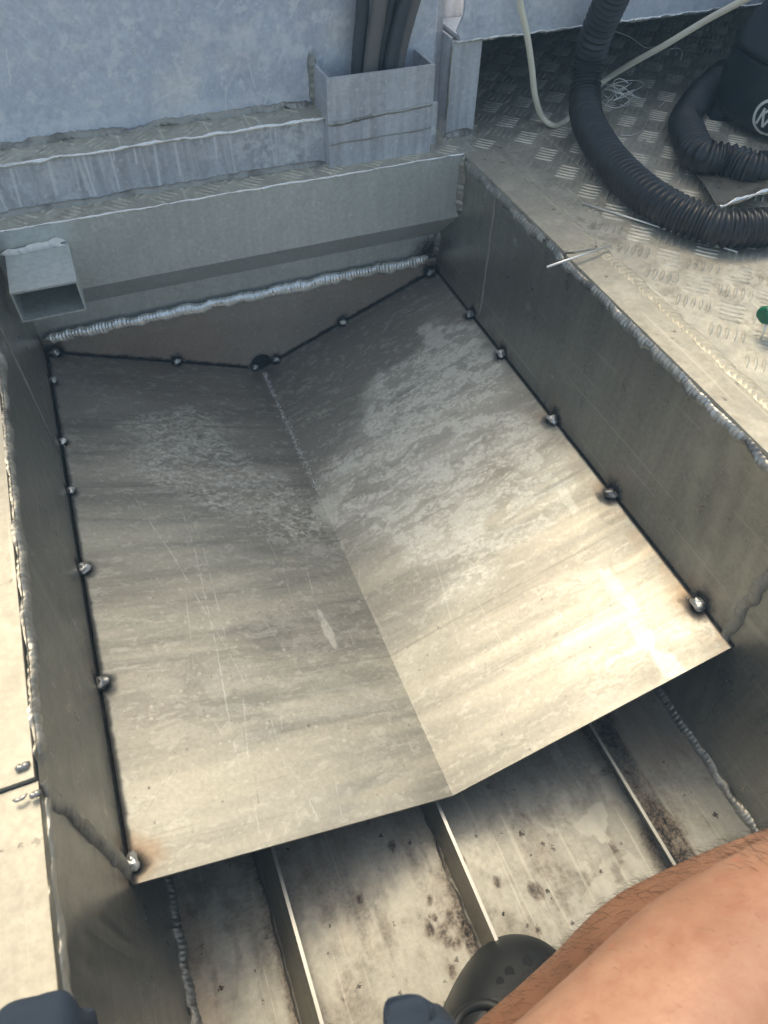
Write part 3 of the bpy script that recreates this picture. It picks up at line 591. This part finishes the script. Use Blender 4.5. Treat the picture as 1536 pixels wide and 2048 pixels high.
# triangular end plate behind the fold, with the drain hole cut out at its foot
ep = alu('heat_tinted_end_plate', (.46, .415, .36), (.37, .33, .285), (.34, .5), .5, (.1, 1, .1), .1, .15, soot=True, bump=.0002)
ZB = -.418; HR = .038; HC = (.392, float(panz(np.array(.392)))+.026)
def endplate():
    nu, nv = 300, 90; V = []; xs = np.linspace(PX0, PX1, nu+1)
    for i, x in enumerate(xs):
        zb = float(panz(np.array(x)))-.001; dx = abs(x-HC[0])
        if dx < HR: zb = max(zb, HC[1]+math.sqrt(HR*HR-dx*dx))
        for j in range(nv+1): V.append((x, PY1-.003, zb+(ZB-zb)*j/nv))
    V = np.array(V); F = [(i*(nv+1)+j, (i+1)*(nv+1)+j, (i+1)*(nv+1)+j+1, i*(nv+1)+j+1) for i in range(nu) for j in range(nv)]
    o = mk('end_plate', V, F, ep, tray); s, g = soot_field(V, 1.25, .9)
    edge = V[:, 2]-np.array(panz(V[:, 0])); s = np.maximum(s, (1-sstep(.004, .022, edge*(.6+.8*fbm(V[:, 0]*40, V[:, 2]*40, 5, 3))))*.93)
    rr = np.hypot(V[:, 0]-HC[0], V[:, 2]-HC[1]); s = np.maximum(s, (1-sstep(HR*1.0, HR*1.35, rr))*.35)
    hh = sstep(.2, .8, fbm(V[:, 0]*5, V[:, 2]*9, 71, 3))*.5
    ca = o.data.color_attributes.new('mask', 'FLOAT_COLOR', 'POINT'); m = np.zeros((len(V), 4), np.float32); m[:, 3] = 1; m[:, 0] = s; m[:, 1] = hh*.6; m[:, 2] = np.exp(-((rr-HR*1.25)/.004)**2)*.25; ca.data.foreach_set('color', m.ravel())
endplate()
mb = MB(); mb.box((PX0, PY1+.001, -.74), (PX1, PY1+.004, ZB-.01)); 
blk = NT('hole_shade_black').set((.004, .004, .005), .9, 0.)  # plain black put in as the shade inside the holes
mb2 = MB(); n = 28; vs = [(HC[0]+HR*1.3*math.cos(2*math.pi*k/n), PY1+.006, HC[1]+HR*1.3*math.sin(2*math.pi*k/n)) for k in range(n)]; vs2 = [(v[0], v[1]-.010, v[2]) for v in vs]
mb2.add(vs+vs2, [tuple(range(n))]+[(k, (k+1) % n, (k+1) % n+n, k+n) for k in range(n)]); mb2.build('drain_hole', blk, tray)
mb = MB(); bead_geo(mb, [(PX0+.012, PY1-.008, ZB-.004), (.0, PY1-.008, ZB-.003), (.4, PY1-.008, ZB-.002), (1.0, PY1-.008, ZB+.002), (1.045, PY1-.008, ZB+.004)], .035, .010, (0, -1, .45), .0105, 81, .38, seg=10, sharp=.26); mb.build('weld_bead', M['weld'], tray, smooth=True)
# tack welds
def tack_mesh(p, r, seed, n3):
    mb = MB(); n, m = 16, 10; vs = []; rr = random.Random(seed); A = [rr.uniform(0, 6.28) for _ in range(4)]
    for i in range(m+1):
        ph = math.pi*i/m
        for k in range(n):
            th = 2*math.pi*k/n; q = 1+.20*math.sin(3*th+A[0])*math.sin(ph)+.13*math.sin(6*ph+A[1])+.14*math.sin(2*th+4*ph+A[2])
            vs.append(np.array(p)+r*q*np.array([math.sin(ph)*math.cos(th), math.sin(ph)*math.sin(th)*1.05, math.cos(ph)*.72]))
    fs = [(i*n+k, i*n+(k+1) % n, (i+1)*n+(k+1) % n, (i+1)*n+k) for i in range(m) for k in range(n)]
    mb.add(vs, fs)
    for q in range(rr.randint(0, 3)):
        th = rr.uniform(0, 6.28); rad = r*rr.uniform(1.05, 1.8); c = np.array(p)+np.array([math.cos(th)*rad*.8*n3[0]+math.cos(th)*rad*.2, math.sin(th)*rad, 0]); c[2] = float(panz(np.array(c[0])))+.001
        if c[0] < PX0+.003 or c[0] > PX1-.003 or c[1] > PY1-.004: continue
        mb.lathe(c, [(0.0003, 0), (.0022, .0005), (.002, .002), (.0004, .003)], 8)
    return mb
for i, (T, z) in enumerate(zip(TACK, TSZ)):
    tack_mesh(T+np.array([0, 0, .004]), (.0125*z+.001), i, (1, 1)).build('weld_tack', M['tack'], tray, smooth=True)
# swarf along the fold
sw = MB(); rs = random.Random(5)
def chip(x, y, s):
    z = float(panz(np.array(x)))+.0005; a = rs.uniform(0, 3.1); c, d_ = math.cos(a)*s, math.sin(a)*s
    sw.add([(x-c, y-d_, z), (x+d_*.5, y-c*.5, z), (x+c, y+d_, z+s*.5), (x-d_*.5, y+c*.5, z+s*.4), (x, y, z+s*.9)], [(0, 1, 4), (1, 2, 4), (2, 3, 4), (3, 0, 4)])
pa, pb, pc = to_pan(527, 732), to_pan(600, 900), to_pan(650, 1010)
for i in range(520):
    t = rs.random()**1.25; 
    y = PY1-.03-t*.62; x = PXC+rs.gauss(0, .0045)+.004*(rs.random() < .5); chip(x, y, rs.uniform(.0014, .0030))
for i in range(150):
    y = PY1-.04-rs.random()**.7*.75; x = PXC+rs.uniform(0, .22)*rs.random()-.02*rs.random(); chip(x, y, rs.uniform(.0012, .0024))
so_ = sw.build('metal_swarf', NT('bright_filings').set((.85, .84, .80), .4, .5), base=(PXC, 1.8, -.72)); tag(so_, 'fine silver metal filings lying along the fold of the tray', 'swarf', kind='stuff')

# ================================================================== SMALL FITTINGS IN THE PIT
sq = empty('square_tube', (-.19, 1.9, -.147)); tag(sq, 'short open square aluminium tube end sticking out of the back wall at the upper left', 'tube')
x0, x1, ya, yb_, zt, zb, th = -.270, -.108, 1.802, YB-.001, -.056, -.144, .0045
mb = MB(); mb.box((x0, ya, zt-th), (x1, yb_, zt)); mb.box((x0, ya, zb), (x1, yb_, zb+th)); mb.box((x0, ya, zb+th), (x0+th, yb_, zt-th)); mb.box((x1-th, ya, zb+th), (x1, yb_, zt-th)); mb.build('tube_wall', M['wall'], sq)
mb = MB(); mb.box((x0, ya-.003, zt-th), (x1, ya-.0005, zt+.001)); mb.build('front_lip', M['wall'], sq)
for o in (mb,): pass
mb = MB(); bead_geo(mb, [(x0+.002, YB-.01, zt+.003), ((x0+x1)/2, YB-.012, zt+.005), (x1-.005, YB-.01, zt+.003)], .026, .015, (0, -1, 1), .02, 91, .5); mb.build('weld_bead', M['weldwhite'], sq, smooth=True)

# ================================================================== VACUUM, HOSE, CABLE
rub = NT('black_ribbed_rubber'); rn = rub.noise(40, 4); rub.bump(rn, .0004, .3); rub.set(rub.mix(rub.ramp(rn, .4, .75), (.012, .013, .015), (.03, .031, .033)), .36, 0.)
hp = [at(1446, 150, 2.55), at(1402, 190, 2.46), at(1370, 238, 2.34), at(1368, 282, 2.25), onz(1398, 309, .06), onz(1455, 323, .06), onz(1545, 336, .06), (2.20, 1.62, .06), (2.42, 1.50, .055), (2.46, 1.28, .052), (2.22, 1.16, .052), (1.95, 1.20, .052), onz(1500, 456, .052), onz(1400, 444, .052), onz(1306, 399, .055), onz(1236, 338, .056), onz(1196, 284, .062), onz(1173, 234, .078), onz(1170, 180, .118), onz(1178, 120, .190), onz(1192, 70, .262), onz(1214, 18, .335), onz(1250, -60, .44), onz(1310, -200, .6)]
hp = [np.array(p, float) for p in hp]
for p in hp[3:12]: p[2] = max(p[2], .052)
P, t = resample(spline(hp, 24), .0022)
mb = MB(); per = .0185; rad = [.0495*(.885+.115*max(-.5, math.sin(2*math.pi*s/per))) for s in t]; mb.tube(P, rad, 26)
ho = mb.build('corrugated_hose', rub.m, base=(1.6, 1.5, 0), smooth=True); tag(ho, 'long black corrugated vacuum hose looping over the checker plate deck', 'hose')

vp = NT('black_moulded_plastic'); vn = vp.noise(18, 4); vp.set(vp.mix(vp.ramp(vn, .5, .8), (.012, .016, .02), (.03, .036, .042)), .38, 0.)
vc = (2.24, 1.87, 0); va = empty('vacuum_cleaner', vc); tag(va, 'black shop vacuum cleaner with a round white badge at the right edge', 'vacuum cleaner')
TP = [(.24, .02), (.262, .024), (.272, .05), (.272, .12), (.262, .19), (.258, .20)]; Rz = lambda z: float(np.interp(z, [q[1] for q in TP], [q[0] for q in TP]))
mb = MB(); mb.lathe(vc, TP, 64); mb.build('tank', vp.m, va, smooth=True)
mb = MB(); mb.lathe((vc[0], vc[1], .201), [(.24, 0), (.268, .004), (.27, .02), (.258, .032), (.23, .08), (.19, .16), (.15, .25), (.11, .30), (.01, .31)], 64); mb.build('motor_head', vp.m, va, smooth=True)
for k in range(4):
    a = math.radians(45+90*k); mb = MB(); mb.lathe((vc[0]+.2*math.cos(a), vc[1]+.2*math.sin(a), .001), [(.015, 0), (.03, .004), (.03, .026), (.02, .034)], 20); mb.build('caster', vp.m, va, smooth=True)
# latch / hose inlet facing the camera side
def on_tank(px, py, extra=0.):
    r = ray(px, py); lo = 1.2/FOC; t = lo
    for _ in range(4000):
        p = EYE+r*t
        if math.hypot(p[0]-vc[0], p[1]-vc[1]) < Rz(p[2])+extra: break
        t += .0005/FOC*1.0
    return EYE+r*t
q = on_tank(1448, 232); nd = np.array([q[0]-vc[0], q[1]-vc[1], 0]); nd /= np.linalg.norm(nd)
mb = MB()
for k in range(4): mb.tube([q+nd*(.004+.012*k)-nd*.02, q+nd*(.012+.012*k)-nd*.012], [.034-.0015*k, .034-.0015*k], 20)
mb.tube([q-nd*.03, q+nd*.05], .028, 20); mb.build('hose_inlet', vp.m, va)
# badge
q = on_tank(1540, 236); nd = np.array([q[0]-vc[0], q[1]-vc[1], 0]); nd /= np.linalg.norm(nd); tu = np.array([-nd[1], nd[0], 0]); 
if tu[0] < 0: tu = -tu
tv = np.array([0, 0, 1.])
wm = NT('white_badge_print').set((.72, .72, .66), .5, 0.); rm = NT('red_badge_print').set((.45, .03, .05), .5, 0.)
def bpt(u, v, o): 
    p = q+tu*u+tv*v; r = np.array([p[0]-vc[0], p[1]-vc[1]]); r = r/np.linalg.norm(r)*(Rz(p[2])+.0006+o); return np.array([vc[0]+r[0], vc[1]+r[1], p[2]])
bd = mk('badge', [bpt(.054*math.cos(2*math.pi*k/40), .054*math.sin(2*math.pi*k/40), .0012) for k in range(40)]+[bpt(.045*math.cos(2*math.pi*k/40), .045*math.sin(2*math.pi*k/40), .0014) for k in range(40)], [(k, (k+1) % 40, (k+1) % 40+40, k+40) for k in range(40)], wm, va)
bd['label'] = 'round white badge ring with slanted letters'
def stroke(mb, a, b, wd=.0075):
    a = np.array(a); b = np.array(b); d_ = (b-a)/np.linalg.norm(b-a); n_ = np.array([-d_[1], d_[0]])*wd/2
    mb.add([bpt(*(a+n_), .0018), bpt(*(b+n_), .0018), bpt(*(b-n_), .0018), bpt(*(a-n_), .0018)], [(0, 1, 2, 3)])
mb = MB(); stroke(mb, (-.034, -.026), (-.024, .022)); stroke(mb, (-.030, .0), (-.004, .027)); stroke(mb, (-.022, .006), (-.012, -.030)); stroke(mb, (-.012, -.030), (.004, .006)); mb.build('letter', wm, bd)
mb = MB(); stroke(mb, (-.002, .024), (.016, -.004), .012); stroke(mb, (.016, -.004), (.03, .026), .009); mb.build('letter', rm, bd)

cw = NT('cream_pvc').set((.86, .80, .64), .4, 0.)
cp = [at(1030, -60, 1.96), at(1041, 10, 2.04), at(1054, 70, 2.10), at(1063, 130, 2.17), at(1070, 190, 2.25), at(1084, 232, 2.32), at(1108, 251, 2.335), at(1135, 238, 2.38), at(1170, 200, 2.42), at(1207, 163, 2.44), at(1262, 128, 2.34), at(1330, 90, 2.22), at(1410, 42, 2.1), at(1495, -4, 1.96), at(1600, -60, 1.8)]
mb = MB(); mb.tube(resample(spline(cp, 14), .01)[0], .0115, 12, flat=.7); o = mb.build('power_cable', cw, base=(1.5, 2.1, 0), smooth=True); tag(o, 'cream flat power cable hanging in a loop behind the black hose', 'cable')

# ================================================================== LOOSE THINGS ON THE DECK
ste = NT('bright_steel_wire').set((.82, .80, .75), .38, .6)
p0, p1 = onz(1165, 406, .006), onz(1420, 487, .006)
mb = MB(); mb.tube([p0, (p0+p1)/2+np.array([0, 0, .001]), p1+(p1-p0)*.2], .0026, 10); o = mb.build('welding_rod', ste, base=(1.35, 1.5, .002), smooth=True); tag(o, 'long thin welding rod on the deck, one end under the black hose', 'welding rod', 'loose welding rods')
p0, p1 = onz(1220, 491, .016), onz(1094, 534, .022)
# the short rod lies across the capping bar and sticks out over the pit
mb = MB(); mb.tube([p0, p1], .0030, 10); o = mb.build('welding_rod', ste, base=tuple(p0), smooth=True); tag(o, 'short welding rod lying across the capping bar with its tip over the pit', 'welding rod', 'loose welding rods')

wt = MB(); rw_ = random.Random(11); cc = onz(1232, 212, .03)
for k in range(9):
    a0 = rw_.uniform(0, 6.28); R1 = rw_.uniform(.03, .085); ce = cc+np.array([rw_.uniform(-.03, .02), rw_.uniform(-.03, .03), 0]); tl = rw_.uniform(-.5, .5); pts = []
    for i in range(24):
        a = a0+i*.27; r = R1*(1+.15*math.sin(i*.7+k)); pts.append(ce+np.array([math.cos(a)*r, math.sin(a)*r*.9, .012+abs(math.sin(a*.5+k))*.05+tl*.02*math.sin(a)]))
    wt.tube(spline(pts[:rw_.randint(9, 22)], 3), .0011, 6)
o = wt.build('wire_tangle', ste, base=tuple(onz(1232, 212, 0)), smooth=True); tag(o, 'loose tangle of shiny thin wire on the deck right of the hose', 'wire')
for pts, lb in (([at(1228, 62, 2.6), at(1262, 75, 2.6), at(1290, 95, 2.6), at(1315, 93, 2.6)], 'thin wire strand under the beam, left of the cream cable'), ([at(1340, 97, 2.55), at(1358, 97, 2.55), at(1365, 108, 2.55), at(1360, 120, 2.56)], 'short hooked wire in the dark beside the cream cable'),
                ([onz(1330, 190, .02), onz(1328, 205, .015), onz(1318, 215, .004)], 'short curved wire offcut lying right of the wire tangle'), ([onz(1296, 240, .01), onz(1283, 262, .004), onz(1262, 271, .003), onz(1240, 270, .003)], 'curved wire offcut lying below the wire tangle')):
    wt = MB(); wt.tube(spline(pts, 6), .0013, 6); tag(wt.build('loose_wire', ste, smooth=True), lb, 'wire', 'loose wire strands on the deck')

sc = empty('scrap_sheet', (1.8, 1.62, .0)); tag(sc, 'crumpled offcut of aluminium sheet lying under the hose coil', 'metal offcut')
c_ = [onz(1386, 338, .01), onz(1437, 413, .06), onz(1560, 372, .075), onz(1560, 318, .02)]
mb = MB(); nn = 14; vs = []
for i in range(nn+1):
    for j in range(nn+1):
        s_, t_ = i/nn, j/nn; p = (c_[0]*(1-s_)+c_[3]*s_)*(1-t_)+(c_[1]*(1-s_)+c_[2]*s_)*t_; p = p+np.array([0, 0, .006*math.sin(s_*5+t_*3)]); vs.append(p)
N_ = len(vs); vs += [v-np.array([0, 0, .005]) for v in vs]; I = lambda i, j: i*(nn+1)+j
fs = [(I(i, j), I(i, j+1), I(i+1, j+1), I(i+1, j)) for i in range(nn) for j in range(nn)]; fs += [tuple(N_+k for k in f[::-1]) for f in fs]
for i in range(nn): fs += [(I(i, 0), I(i+1, 0), I(i+1, 0)+N_, I(i, 0)+N_), (I(i+1, nn), I(i, nn), I(i, nn)+N_, I(i+1, nn)+N_), (I(0, i+1), I(0, i), I(0, i)+N_, I(0, i+1)+N_), (I(nn, i), I(nn, i+1), I(nn, i+1)+N_, I(nn, i)+N_)]
mb.add(vs, fs); mb.build('sheet', M['wall_dark'], sc)
mb = MB(); burr(mb, [c_[1]+np.array([0, -.002, 0]), c_[2]], .012, .004, (0, -1, .5), 95); mb.build('torn_edge', M['weld'], sc, smooth=True)

gr = NT('green_plastic').set((.0, .12, .06), .35, 0.)
q = onz(1541, 645, .0)
gt = empty('green_tool', tuple(q)); tag(gt, 'green plastic handled tool lying at the right edge of the deck', 'tool')
mb = MB(); cg = at(1543, 629, (onz(1541, 640, .05)-EYE)@(np.array([AX[2], AY[2], AU[2]]))); mb.tube(spline([cg+np.array([-.022, .006, 0]), cg+np.array([-.018, .006, 0]), cg+np.array([-.006, .0, 0]), cg+np.array([.04, -.01, 0]), cg+np.array([.2, -.03, -.005])], 5), list(np.interp(range(21), [0, 1, 2, 4, 8, 20], [.003, .010, .014, .018, .020, .020])), 20); mb.build('handle', gr, gt, smooth=True)
mb = MB(); mb.tube([cg+np.array([-.008, -.005, -.015]), (cg[0]-.012, cg[1]-.012, .001)], .0028, 8); mb.build('shank', ste, gt, smooth=True)

# ================================================================== PERSON
skin = NT('tanned_skin'); s1 = skin.noise(9, 5, .6); s2 = skin.noise(70, 4, .6); s3 = skin.noise(2.6, 3)
sk = skin.mix(skin.ramp(s1, .35, .7), (.27, .135, .08), (.44, .25, .165)); sk = skin.mix(skin.math('MULTIPLY', skin.ramp(s2, .42, .7), .35), sk, (.25, .09, .05))
sk = skin.mix(skin.math('MULTIPLY', skin.attr('tan').outputs['Fac'], .85), sk, (.235, .115, .062))
v = skin.n('ShaderNodeTexVoronoi'); v.inputs['Scale'].default_value = 26; skin.t.links.new(skin.tc, v.inputs['Vector'])
sk = skin.mix(skin.math('MULTIPLY', skin.ramp(v.outputs['Distance'], .03, .09, 1, 0), .5), sk, (.50, .12, .07))
s5 = skin.noise(420, 3, .6); sk = skin.mix(skin.math('MULTIPLY', skin.ramp(s5, .45, .7), .18), sk, (.30, .12, .07)); skin.bump(skin.math('ADD', skin.math('MULTIPLY', s5, .25), skin.math('ADD', skin.math('MULTIPLY', s2, .6), s1)), .002, .5); skin.set(sk, .5, 0.); skin.p.inputs['Subsurface Weight'].default_value = .05; skin.p.inputs['Subsurface Radius'].default_value = (.01, .004, .002); skin.p.inputs['Subsurface Scale'].default_value = .5

ankle = at(980, 2122, 1.34); knee = at(1740, 1790, .96); 
def limb(mb, pts, rad, seg=28):
    sp = spline(pts, 10); tt = np.linspace(0, len(pts)-1, len(sp)); rr = np.interp(tt, range(len(pts)), rad)
    rr = np.convolve(np.r_[[rr[0]]*3, rr, [rr[-1]]*3], np.ones(7)/7, 'valid'); mb.tube(sp, list(rr), seg)
    for e, r in ((sp[0], rr[0]), (sp[-1], rr[-1])):
        mb.lathe(e-np.array([0, 0, r*.98]), [(r*.98*math.sin(math.pi*k/8)+.001, r*.98*(1-math.cos(math.pi*k/8))) for k in range(9)], 20)
body = MB()
calf = at(1262, 1935, 1.46)
toe = np.array([.42, .12, -.80])
limb(body, [ankle, at(1072, 2050, 1.31), at(1164, 1986, 1.27), at(1280, 1905, 1.20), at(1420, 1850, 1.13), at(1580, 1810, 1.04), knee], [.062, .064, .073, .087, .093, .100, .107])
hip = at(1010, 2700, .62)
limb(body, [knee, at(1640, 1905, .92), at(1490, 2050, .88), at(1345, 2240, .82), at(1200, 2420, .76), hip], [.115, .14, .16, .17, .175, .19])
foot_dir = (toe-np.array([ankle[0], ankle[1], -.80])); foot_dir /= np.linalg.norm(foot_dir)
limb(body, [np.array([ankle[0], ankle[1], -.80])-foot_dir*.16, np.array([ankle[0], ankle[1], -.75])+foot_dir*.02, np.array([ankle[0], ankle[1], -.80])+foot_dir*.12], [.045, .066, .045])
limb(body, [ankle, np.array([ankle[0], ankle[1], -.77])-foot_dir*.02], [.062, .062])
pelvis = at(560, 3050, .56)
hipL = at(60, 2700, .66); kneeL = at(-220, 2360, .95)
limb(body, [hip, pelvis, hipL], [.18, .2, .17]); limb(body, [hipL, at(-60, 2520, .8), kneeL], [.2, .17, .13])
limb(body, [kneeL, at(-260, 2500, 1.2)], [.12, .09])
pr = empty('person', (ankle[0], ankle[1], ZF)); tag(pr, 'person crouching at the pit edge in navy shorts, one bare leg in view', 'person')
tmp = mk('body_source', body.v, body.f, skin.m, pr)
rm_ = tmp.modifiers.new('r', 'REMESH'); rm_.mode = 'VOXEL'; rm_.voxel_size = .0035; rm_.use_smooth_shade = True
smd = tmp.modifiers.new('s', 'SMOOTH'); smd.factor = .5; smd.iterations = 14
dg = bpy.context.evaluated_depsgraph_get(); me = bpy.data.meshes.new_from_object(tmp.evaluated_get(dg)); me.name = 'body'
bo = bpy.data.objects.new('body', me); col.objects.link(bo); bo.parent = pr; bo['base_pt'] = pr['base_pt']
if not me.materials: me.materials.append(skin.m)
bpy.data.objects.remove(tmp)
me.polygons.foreach_set('use_smooth', [True]*len(me.polygons))
# leg hair
hm = NT('dark_body_hair').set((.035, .02, .012), .5, 0.)
vv = np.empty(len(me.vertices)*3); me.vertices.foreach_get('co', vv); vv = vv.reshape(-1, 3)/S+np.array(pr['base_pt'])
nn_ = np.array([tuple(x.vector) for x in me.vertex_normals]); shin0 = ankle; shin1 = knee
dd, tt = segd(vv, ankle, knee); d2 = np.min([segd(vv, a_, b_)[0] for a_, b_ in ((knee, at(1490, 2050, .88)), (at(1490, 2050, .88), at(1345, 2240, .82)), (at(1345, 2240, .82), hip))], axis=0)
ta = me.attributes.new('tan', 'FLOAT', 'POINT'); ta.data.foreach_set('value', (sstep(-.05, .10, d2-dd)).astype(np.float32)); hair = MB(); hr = random.Random(3)
camv = EYE-vv; camv /= np.linalg.norm(camv, axis=1)[:, None]; fac = (nn_*camv).sum(1)
idx = np.where((dd < .20) & (tt > .06) & (tt < .99) & (fac > -.35))[0]; idx2 = np.where((dd >= .12) & (vv[:, 2] > -.45) & (fac > -.1))[0]
axis = (knee-ankle)/np.linalg.norm(knee-ankle)
set2 = set(idx2.tolist())-set(idx.tolist())
for i in list(rng.choice(idx, min(1050, len(idx)), replace=False))+list(rng.choice(idx2, min(900, len(idx2)), replace=False)):
    p = vv[i]; n_ = nn_[i]; t_ = -axis*.9+np.array([hr.uniform(-1, 1), hr.uniform(-1, 1), hr.uniform(-1.1, .5)]); t_ -= n_*(t_@n_); t_ /= np.linalg.norm(t_)+1e-9
    fr = i in set2; l = hr.uniform(.004, .012) if fr else hr.uniform(.012, .034); r0 = .00014 if fr else .00028
    hair.tube([p, p+n_*l*.25+t_*l*.35, p+n_*l*.38+t_*l*.9], [r0, r0*.8, r0*.3], 3, cap=False)
ho_ = hair.build('leg_hair', hm, pr); ho_['kind'] = 'stuff'

# clog
clm = NT('black_foam_rubber'); cn = clm.noise(16, 4, .6); cn2 = clm.noise(5, 3, .5)
cc_ = clm.mix(clm.ramp(cn, .4, .7), (.007, .0075, .008), (.018, .019, .018)); cc_ = clm.mix(clm.math('MULTIPLY', clm.ramp(cn2, .56, .68), .5), cc_, (.13, .075, .03)); clm.bump(cn, .001, .3); clm.set(cc_, .55, 0.)
cl = empty('clog', (ankle[0], ankle[1], ZF)); cl.parent = pr; cl.location = (Vector((ankle[0], ankle[1], ZF))-Vector(pr['base_pt']))*S; cl['label'] = 'black clog with vent holes'
lf = foot_dir; sd = np.array([lf[1], -lf[0], 0])
O = onz(1100, 1886, -.80)+lf*.0; O[2] = ZF       # toe tip on the floor
def clog():
    # stations from toe (0) back to heel: (distance, half width, top height)
    st_ = [(.0, .02, .05), (.012, .06, .085), (.035, .095, .115), (.075, .122, .14), (.13, .135, .165), (.19, .138, .195), (.25, .134, .205), (.30, .128, .20), (.36, .12, .18), (.42, .112, .15), (.48, .108, .13), (.54, .105, .13), (.60, .09, .13), (.635, .05, .12)]
    n = 32; vs = []; 
    for (s_, hw, hh) in st_:
        for k in range(n):
            a = 2*math.pi*k/n; c, z = math.cos(a), math.sin(a)
            zz = hh*(max(z, 0)**.8) if z > 0 else 0.0
            wv_ = hw*(abs(c)**.75)*(1 if c > 0 else -1)*(1.0 if z > 0 else 1.03)
            vs.append(O-lf*s_+sd*(wv_-.0)+np.array([0, 0, .004+zz+(.0 if z > 0 else .0)]))
    m = len(st_); fs = []
    for i in range(m-1):
        for k in range(n):
            if (6 <= i <= 11 and 4 <= k <= 11) or (i == 5 and 6 <= k <= 9): continue          # foot opening
            fs.append((i*n+k, i*n+(k+1) % n, (i+1)*n+(k+1) % n, (i+1)*n+k))
    fs += [tuple(range(n))[::-1], tuple(range((m-1)*n, m*n))]
    mb = MB(); mb.add(vs, fs); o = mb.build('shell', clm.m, cl, smooth=True)
    so2 = o.modifiers.new('t', 'SOLIDIFY'); so2.thickness = .006; so2.offset = -1
    sb = o.modifiers.new('s', 'SUBSURF'); sb.levels = 2; sb.render_levels = 2
    # rolled rim round the opening
    ring = [vs[5*n+k] for k in (6, 8, 10)]+[vs[6*n+12]+lf*.02]+[vs[i*n+12] for i in range(7, 13)]+[vs[12*n+k] for k in range(11, 3, -1)]+[vs[i*n+4] for i in range(11, 6, -1)]+[vs[6*n+4]+lf*.02, vs[5*n+6]]
    mb = MB(); mb.tube(spline(ring, 5), .010, 12, cap=False); mb.build('rim', clm.m, cl, smooth=True)
    inn = NT('shadowed_sock_pink').set((.10, .03, .03), .8, 0.)
    for (px_, py_, rr) in ((1055, 1922, .011), (1019, 1944, .010), (1000, 1963, .008)):
        # find the shell point under this pixel
        r = ray(px_, py_); best = None
        for t_ in np.linspace(1.2, 1.8, 1200):
            p = EYE+r*(t_/FOC); s_ = -(p-O)@lf; w_ = (p-O)@sd
            if s_ < 0: continue
            hh = np.interp(s_, [q[0] for q in st_], [q[2] for q in st_]); hw = np.interp(s_, [q[0] for q in st_], [q[1] for q in st_])
            if abs(w_) > hw: continue
            c = min(1, (abs(w_)/hw)**(1/.75)); zs = hh*(math.sqrt(max(0, 1-c*c))**.8)
            if p[2]-ZF < zs+.002: best = p; break
        if best is None: continue
        mb = MB(); n_ = np.array([0, 0, 1.])-lf*-.3; n_ /= np.linalg.norm(n_)
        nrm = (EYE-best); nrm /= np.linalg.norm(nrm); nrm = n_*.6+nrm*.4; nrm /= np.linalg.norm(nrm)
        mb.tube([best-nrm*.012, best+nrm*.0035], [rr, rr], 18); mb.build('vent_hole', blk, cl)  # solid black plug, its colour stands in for the shade inside the vent
clog()

# shorts
cm = NT('navy_cotton'); c1 = cm.noise(300, 2, .5); c2 = cm.noise(12, 4, .6); cm.bump(cm.math('ADD', cm.math('MULTIPLY', c1, .2), c2), .004, .5); cm.set(cm.mix(c2, (.008, .016, .031), (.015, .028, .048)), .85, 0.)
mb = MB()
def cloth(pts, rad, seed):
    sp = spline(pts, 8); rr = np.interp(np.linspace(0, len(pts)-1, len(sp)), range(len(pts)), rad); o0 = len(mb.v); seg = 40
    mb.tube(sp, list(rr), seg, cap=True)
    c = np.array(sp)
    for i in range(len(sp)):
        for k in range(seg):
            p = np.array(mb.v[o0+i*seg+k]); dvec = p-c[i]; ang = 2*math.pi*k/seg; f = (abs(math.cos(ang))**4+abs(math.sin(ang))**4)**-.25*(1+.035*(n1(k*.5+i*.12, seed)-.5)*2+.025*math.sin(k*math.pi/4+i*.3+seed)); mb.v[o0+i*seg+k] = tuple(c[i]+dvec*f)
cloth([at(818, 2030, .80), at(820, 2042, .80), at(840, 2092, .79), at(880, 2200, .76), at(1000, 2620, .66), pelvis], [.022, .031, .046, .085, .16, .2], 3)
cloth([at(86, 2018, .81), at(84, 2032, .805), at(80, 2060, .80), at(66, 2120, .79), at(40, 2250, .75), at(-40, 2500, .69), hipL, pelvis], [.030, .046, .057, .064, .095, .14, .18, .2], 5)
sho = mb.build('shorts', cm.m, pr, smooth=True)

# ================================================================== AIR (thin welding fume, lit by the sky)
hz = bpy.data.materials.new('thin_fume'); hz.use_nodes = True; ht = hz.node_tree; ht.nodes.clear()
hv = ht.nodes.new('ShaderNodeVolumePrincipled'); hv.inputs['Density'].default_value = .042; hv.inputs['Color'].default_value = (.42, .7, 1, 1)
hou = ht.nodes.new('ShaderNodeOutputMaterial'); ht.links.new(hv.outputs[0], hou.inputs['Volume'])
mb = MB(); mb.box((-4, -4, ZF-2.4), (8, 7, 3.2)); o = mb.build('haze', hz, base=(0, 0, 0)); o['kind'] = 'stuff'; o['label'] = 'thin bluish welding fume hanging over the deck'
